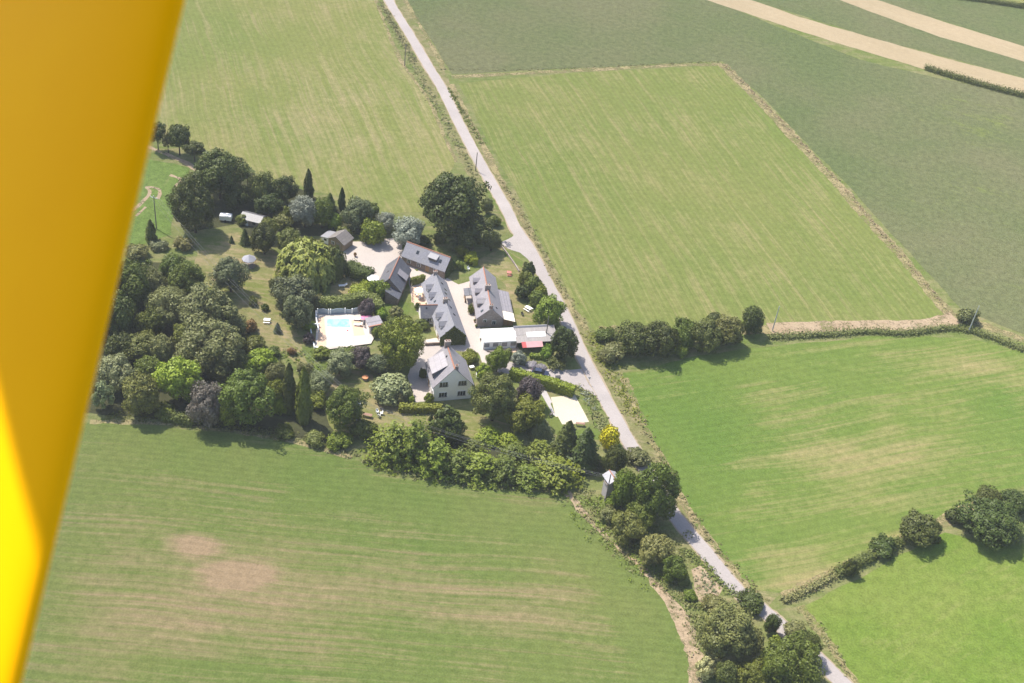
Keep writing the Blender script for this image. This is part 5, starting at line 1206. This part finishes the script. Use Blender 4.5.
# ---------------------------------------------------------------- poles and cables
def pole(base, h, label, cross=0.0, rz=0.0, mat=POLEW, brace=False, lean=0.0):
    p = g(*base); t = empty('utility_pole', tuple(p), rz, label, 'pole')
    MB().tube([(0, 0, -.1), (0, 0, h*.5), (lean, 0, h)], [.16, .135, .10], 10).build('pole', mat, t)
    if cross:
        ca = MB().box(-cross, cross, -.06, .06, h - .45, h - .33).build('crossarm', GALV, t)
        for x in (-cross*.9, 0, cross*.9):
            z = h - .329 if x else h + .01; MB().lathe([(.05, 0), (.09, .06), (.05, .12), (.08, .18), (.03, .26)], 8, (x, 0, z)).build('insulator', PLAST, ca if x else t)
    return p, t
def span(a, b, sag, lab, grp, r=.017):
    n_ = 20; pts = []
    for i in range(n_ + 1):
        t = i / n_; q = a.lerp(b, t); q.z -= sag * 4 * t * (1 - t); pts.append(q - a)
    o = MB().tube(pts, r, 5, False).build('power_cable', simple('cable', (0.20, 0.20, 0.21), 0.6, 0.05, 2), loc=tuple(a)); return tag(o, lab, 'cable', grp)
pA, tA = pole((156.5, 229), 9.6, 'dark wooden pole with crossarm in the vegetable field', 1.0, R_(-15))
pB, tB = pole((356.2, 430.5), 8.2, 'grey pole with white crossarm on the garden lawn', .9, R_(-25), simple('concrete_pole', (.42, .41, .42), .8))
pT, tT = pole((604.8, 503), 8.2, 'dark wooden pole standing in front of the transformer tower', 0, 0)
pole((404.6, 66), 7.5, 'wooden pole at the roadside of the upper left field')
pole((545, 342), 7.6, 'wooden pole in front of the corrugated grey roofed shed')
pole((772.2, 331), 7.6, 'pale pole at the field end of the middle hedgerow', mat=GALV)
pole((968.3, 332), 8.2, 'pale pole beside the lone grey bush at the field corner', mat=GALV)
pole((475.5, 171), 6.0, 'slim pole on the verge behind the huge dark tree')
dAB = (pB - pA).normalized(); nAB = Vector((-dAB.y, dAB.x, 0))
for k in (-1, 0, 1):
    a = pA + nAB * (.9*k) + Vector((0, 0, 9.45 if k else 9.85)); b = pB + nAB * (.8*k) + Vector((0, 0, 8.05 if k else 8.45)); span(a, b, 2.6, 'thin overhead cable from the vegetable field pole to the lawn pole', 'overhead cables left of the lawn pole')
    dBT = (pT - pB).normalized(); nBT = Vector((-dBT.y, dBT.x, 0))
    b2 = pB + nBT * (.8*k) + Vector((0, 0, 8.05 if k else 8.45)); c2 = pT + nBT * (.4*k) + Vector((0, 0, 7.4)); span(b2, c2, 1.6, 'thin overhead cable over the willow row from lawn pole to tower', 'overhead cables right of the lawn pole')

# ---------------------------------------------------------------- the aircraft the picture is taken from
YEL = None
m, nt, out = newmat('yellow_gloss_paint')
co = node(nt, 'ShaderNodeTexCoord').outputs['Object']
b = node(nt, 'ShaderNodeBsdfPrincipled', {'Base Color': mixc(nt, ramp(nt, noise(nt, co, 6, 3), .3, .7), (1.0, 0.49, 0.001), (0.97, 0.46, 0.001)), 'Roughness': 0.45, 'Specular IOR Level': 0.05})
nt.links.new(b.outputs[0], out.inputs[0]); YEL = m
def near(px, py, d): return CP + (fw + CR * ((px - 512) / FPX) + CU * ((341.5 - py) / FPX)) * d
E0 = near(247, -60, 1.15); E1 = near(60, 740, 1.05)             # the edge of the strut fairing nearest the frame centre
ac = empty('aircraft', tuple((E0 + E1) / 2), 0, 'yellow painted aircraft strut fairing, close and out of focus at the left edge', 'aircraft')
ax_ = (E1 - E0).normalized(); side = (CR - CR.dot(ax_) * ax_).normalized(); dep = ax_.cross(side).normalized()
if dep.dot(fw) > 0: dep = -dep                                    # dep points back to the camera
ca, sa = math.cos(R_(38)), math.sin(R_(38)); side0 = side; side, dep = side * ca + dep * sa, dep * ca - side0 * sa
ext = math.hypot(.21 * ca, .035 * sa)
mb = MB(); n_ = 48; cen = (E0 + E1) / 2
for i, (q, sc_) in enumerate(((E0 - ax_*.25, 1.0), (E0, 1.0), (E1, 1.0), (E1 + ax_*.3, 1.0))):
    for k in range(n_):
        th = 2*math.pi*k/n_; v = q - side0 * ext + side * (.21*math.cos(th)) * sc_ + dep * (.035*math.sin(th))
        mb.v.append(tuple(v - cen))
for i in range(3):
    for k in range(n_): mb.f.append((i*n_+k, i*n_+(k+1) % n_, (i+1)*n_+(k+1) % n_, (i+1)*n_+k))
mb.f.append(tuple(range(n_))[::-1]); mb.f.append(tuple(range(3*n_, 4*n_)))
o = mb.build('strut_fairing', YEL, ac, smooth=True); bm_ = o.data
# high wing above, out of view; slab added with its edge fitted to shade the upper strut
from mathutils.bvhtree import BVHTree
bvh = BVHTree.FromPolygons([Vector(v) + cen for v in mb.v], mb.f)
hit = lambda px, py: bvh.ray_cast(CP, (near(px, py, 1.0) - CP).normalized())[0]
WING_A, WING_O = 23, -0.612
WZ = CAM_H + .9                                                   # the wing is a level slab above the camera
up_ = lambda v: v + SDIR * ((WZ - v.z) / SDIR.z)
inn = Vector((math.cos(R_(WING_A)), math.sin(R_(WING_A)), 0)); e = Vector((-inn.y, inn.x, 0)); t0 = t1 = inn * WING_O + e * 1.3 + Vector((0, 0, WZ))   # wing edge, set by where its shadow should end
W0, W1 = t0 - e*1.2, t1 + e*1.2; mb = MB(); up = Vector((0, 0, .05))
q = [W0 - cen, W1 - cen, W1 + inn*1.6 - cen, W0 + inn*1.6 - cen]
mb.add([tuple(v - up) for v in q] + [tuple(v + up) for v in q], [(0,3,2,1),(4,5,6,7),(0,1,5,4),(1,2,6,5),(2,3,7,6),(3,0,4,7)]); mb.build('wing', YEL, ac)

# ---------------------------------------------------------------- air
m, nt, out = newmat('haze_air')
v = node(nt, 'ShaderNodeVolumePrincipled', {'Color': (0.92, 0.95, 1.0, 1), 'Density': 0.00014, 'Anisotropy': 0.0}); nt.links.new(v.outputs[0], out.inputs['Volume'])
hz = MB().box(-GR - 5, GR + 5, -GR - 5, GR + 5, -1.0, CAM_H + 4.0).build('haze', m); tag(hz, 'thin summer haze in the air', 'haze', kind='stuff'); hz.display_type = 'WIRE'
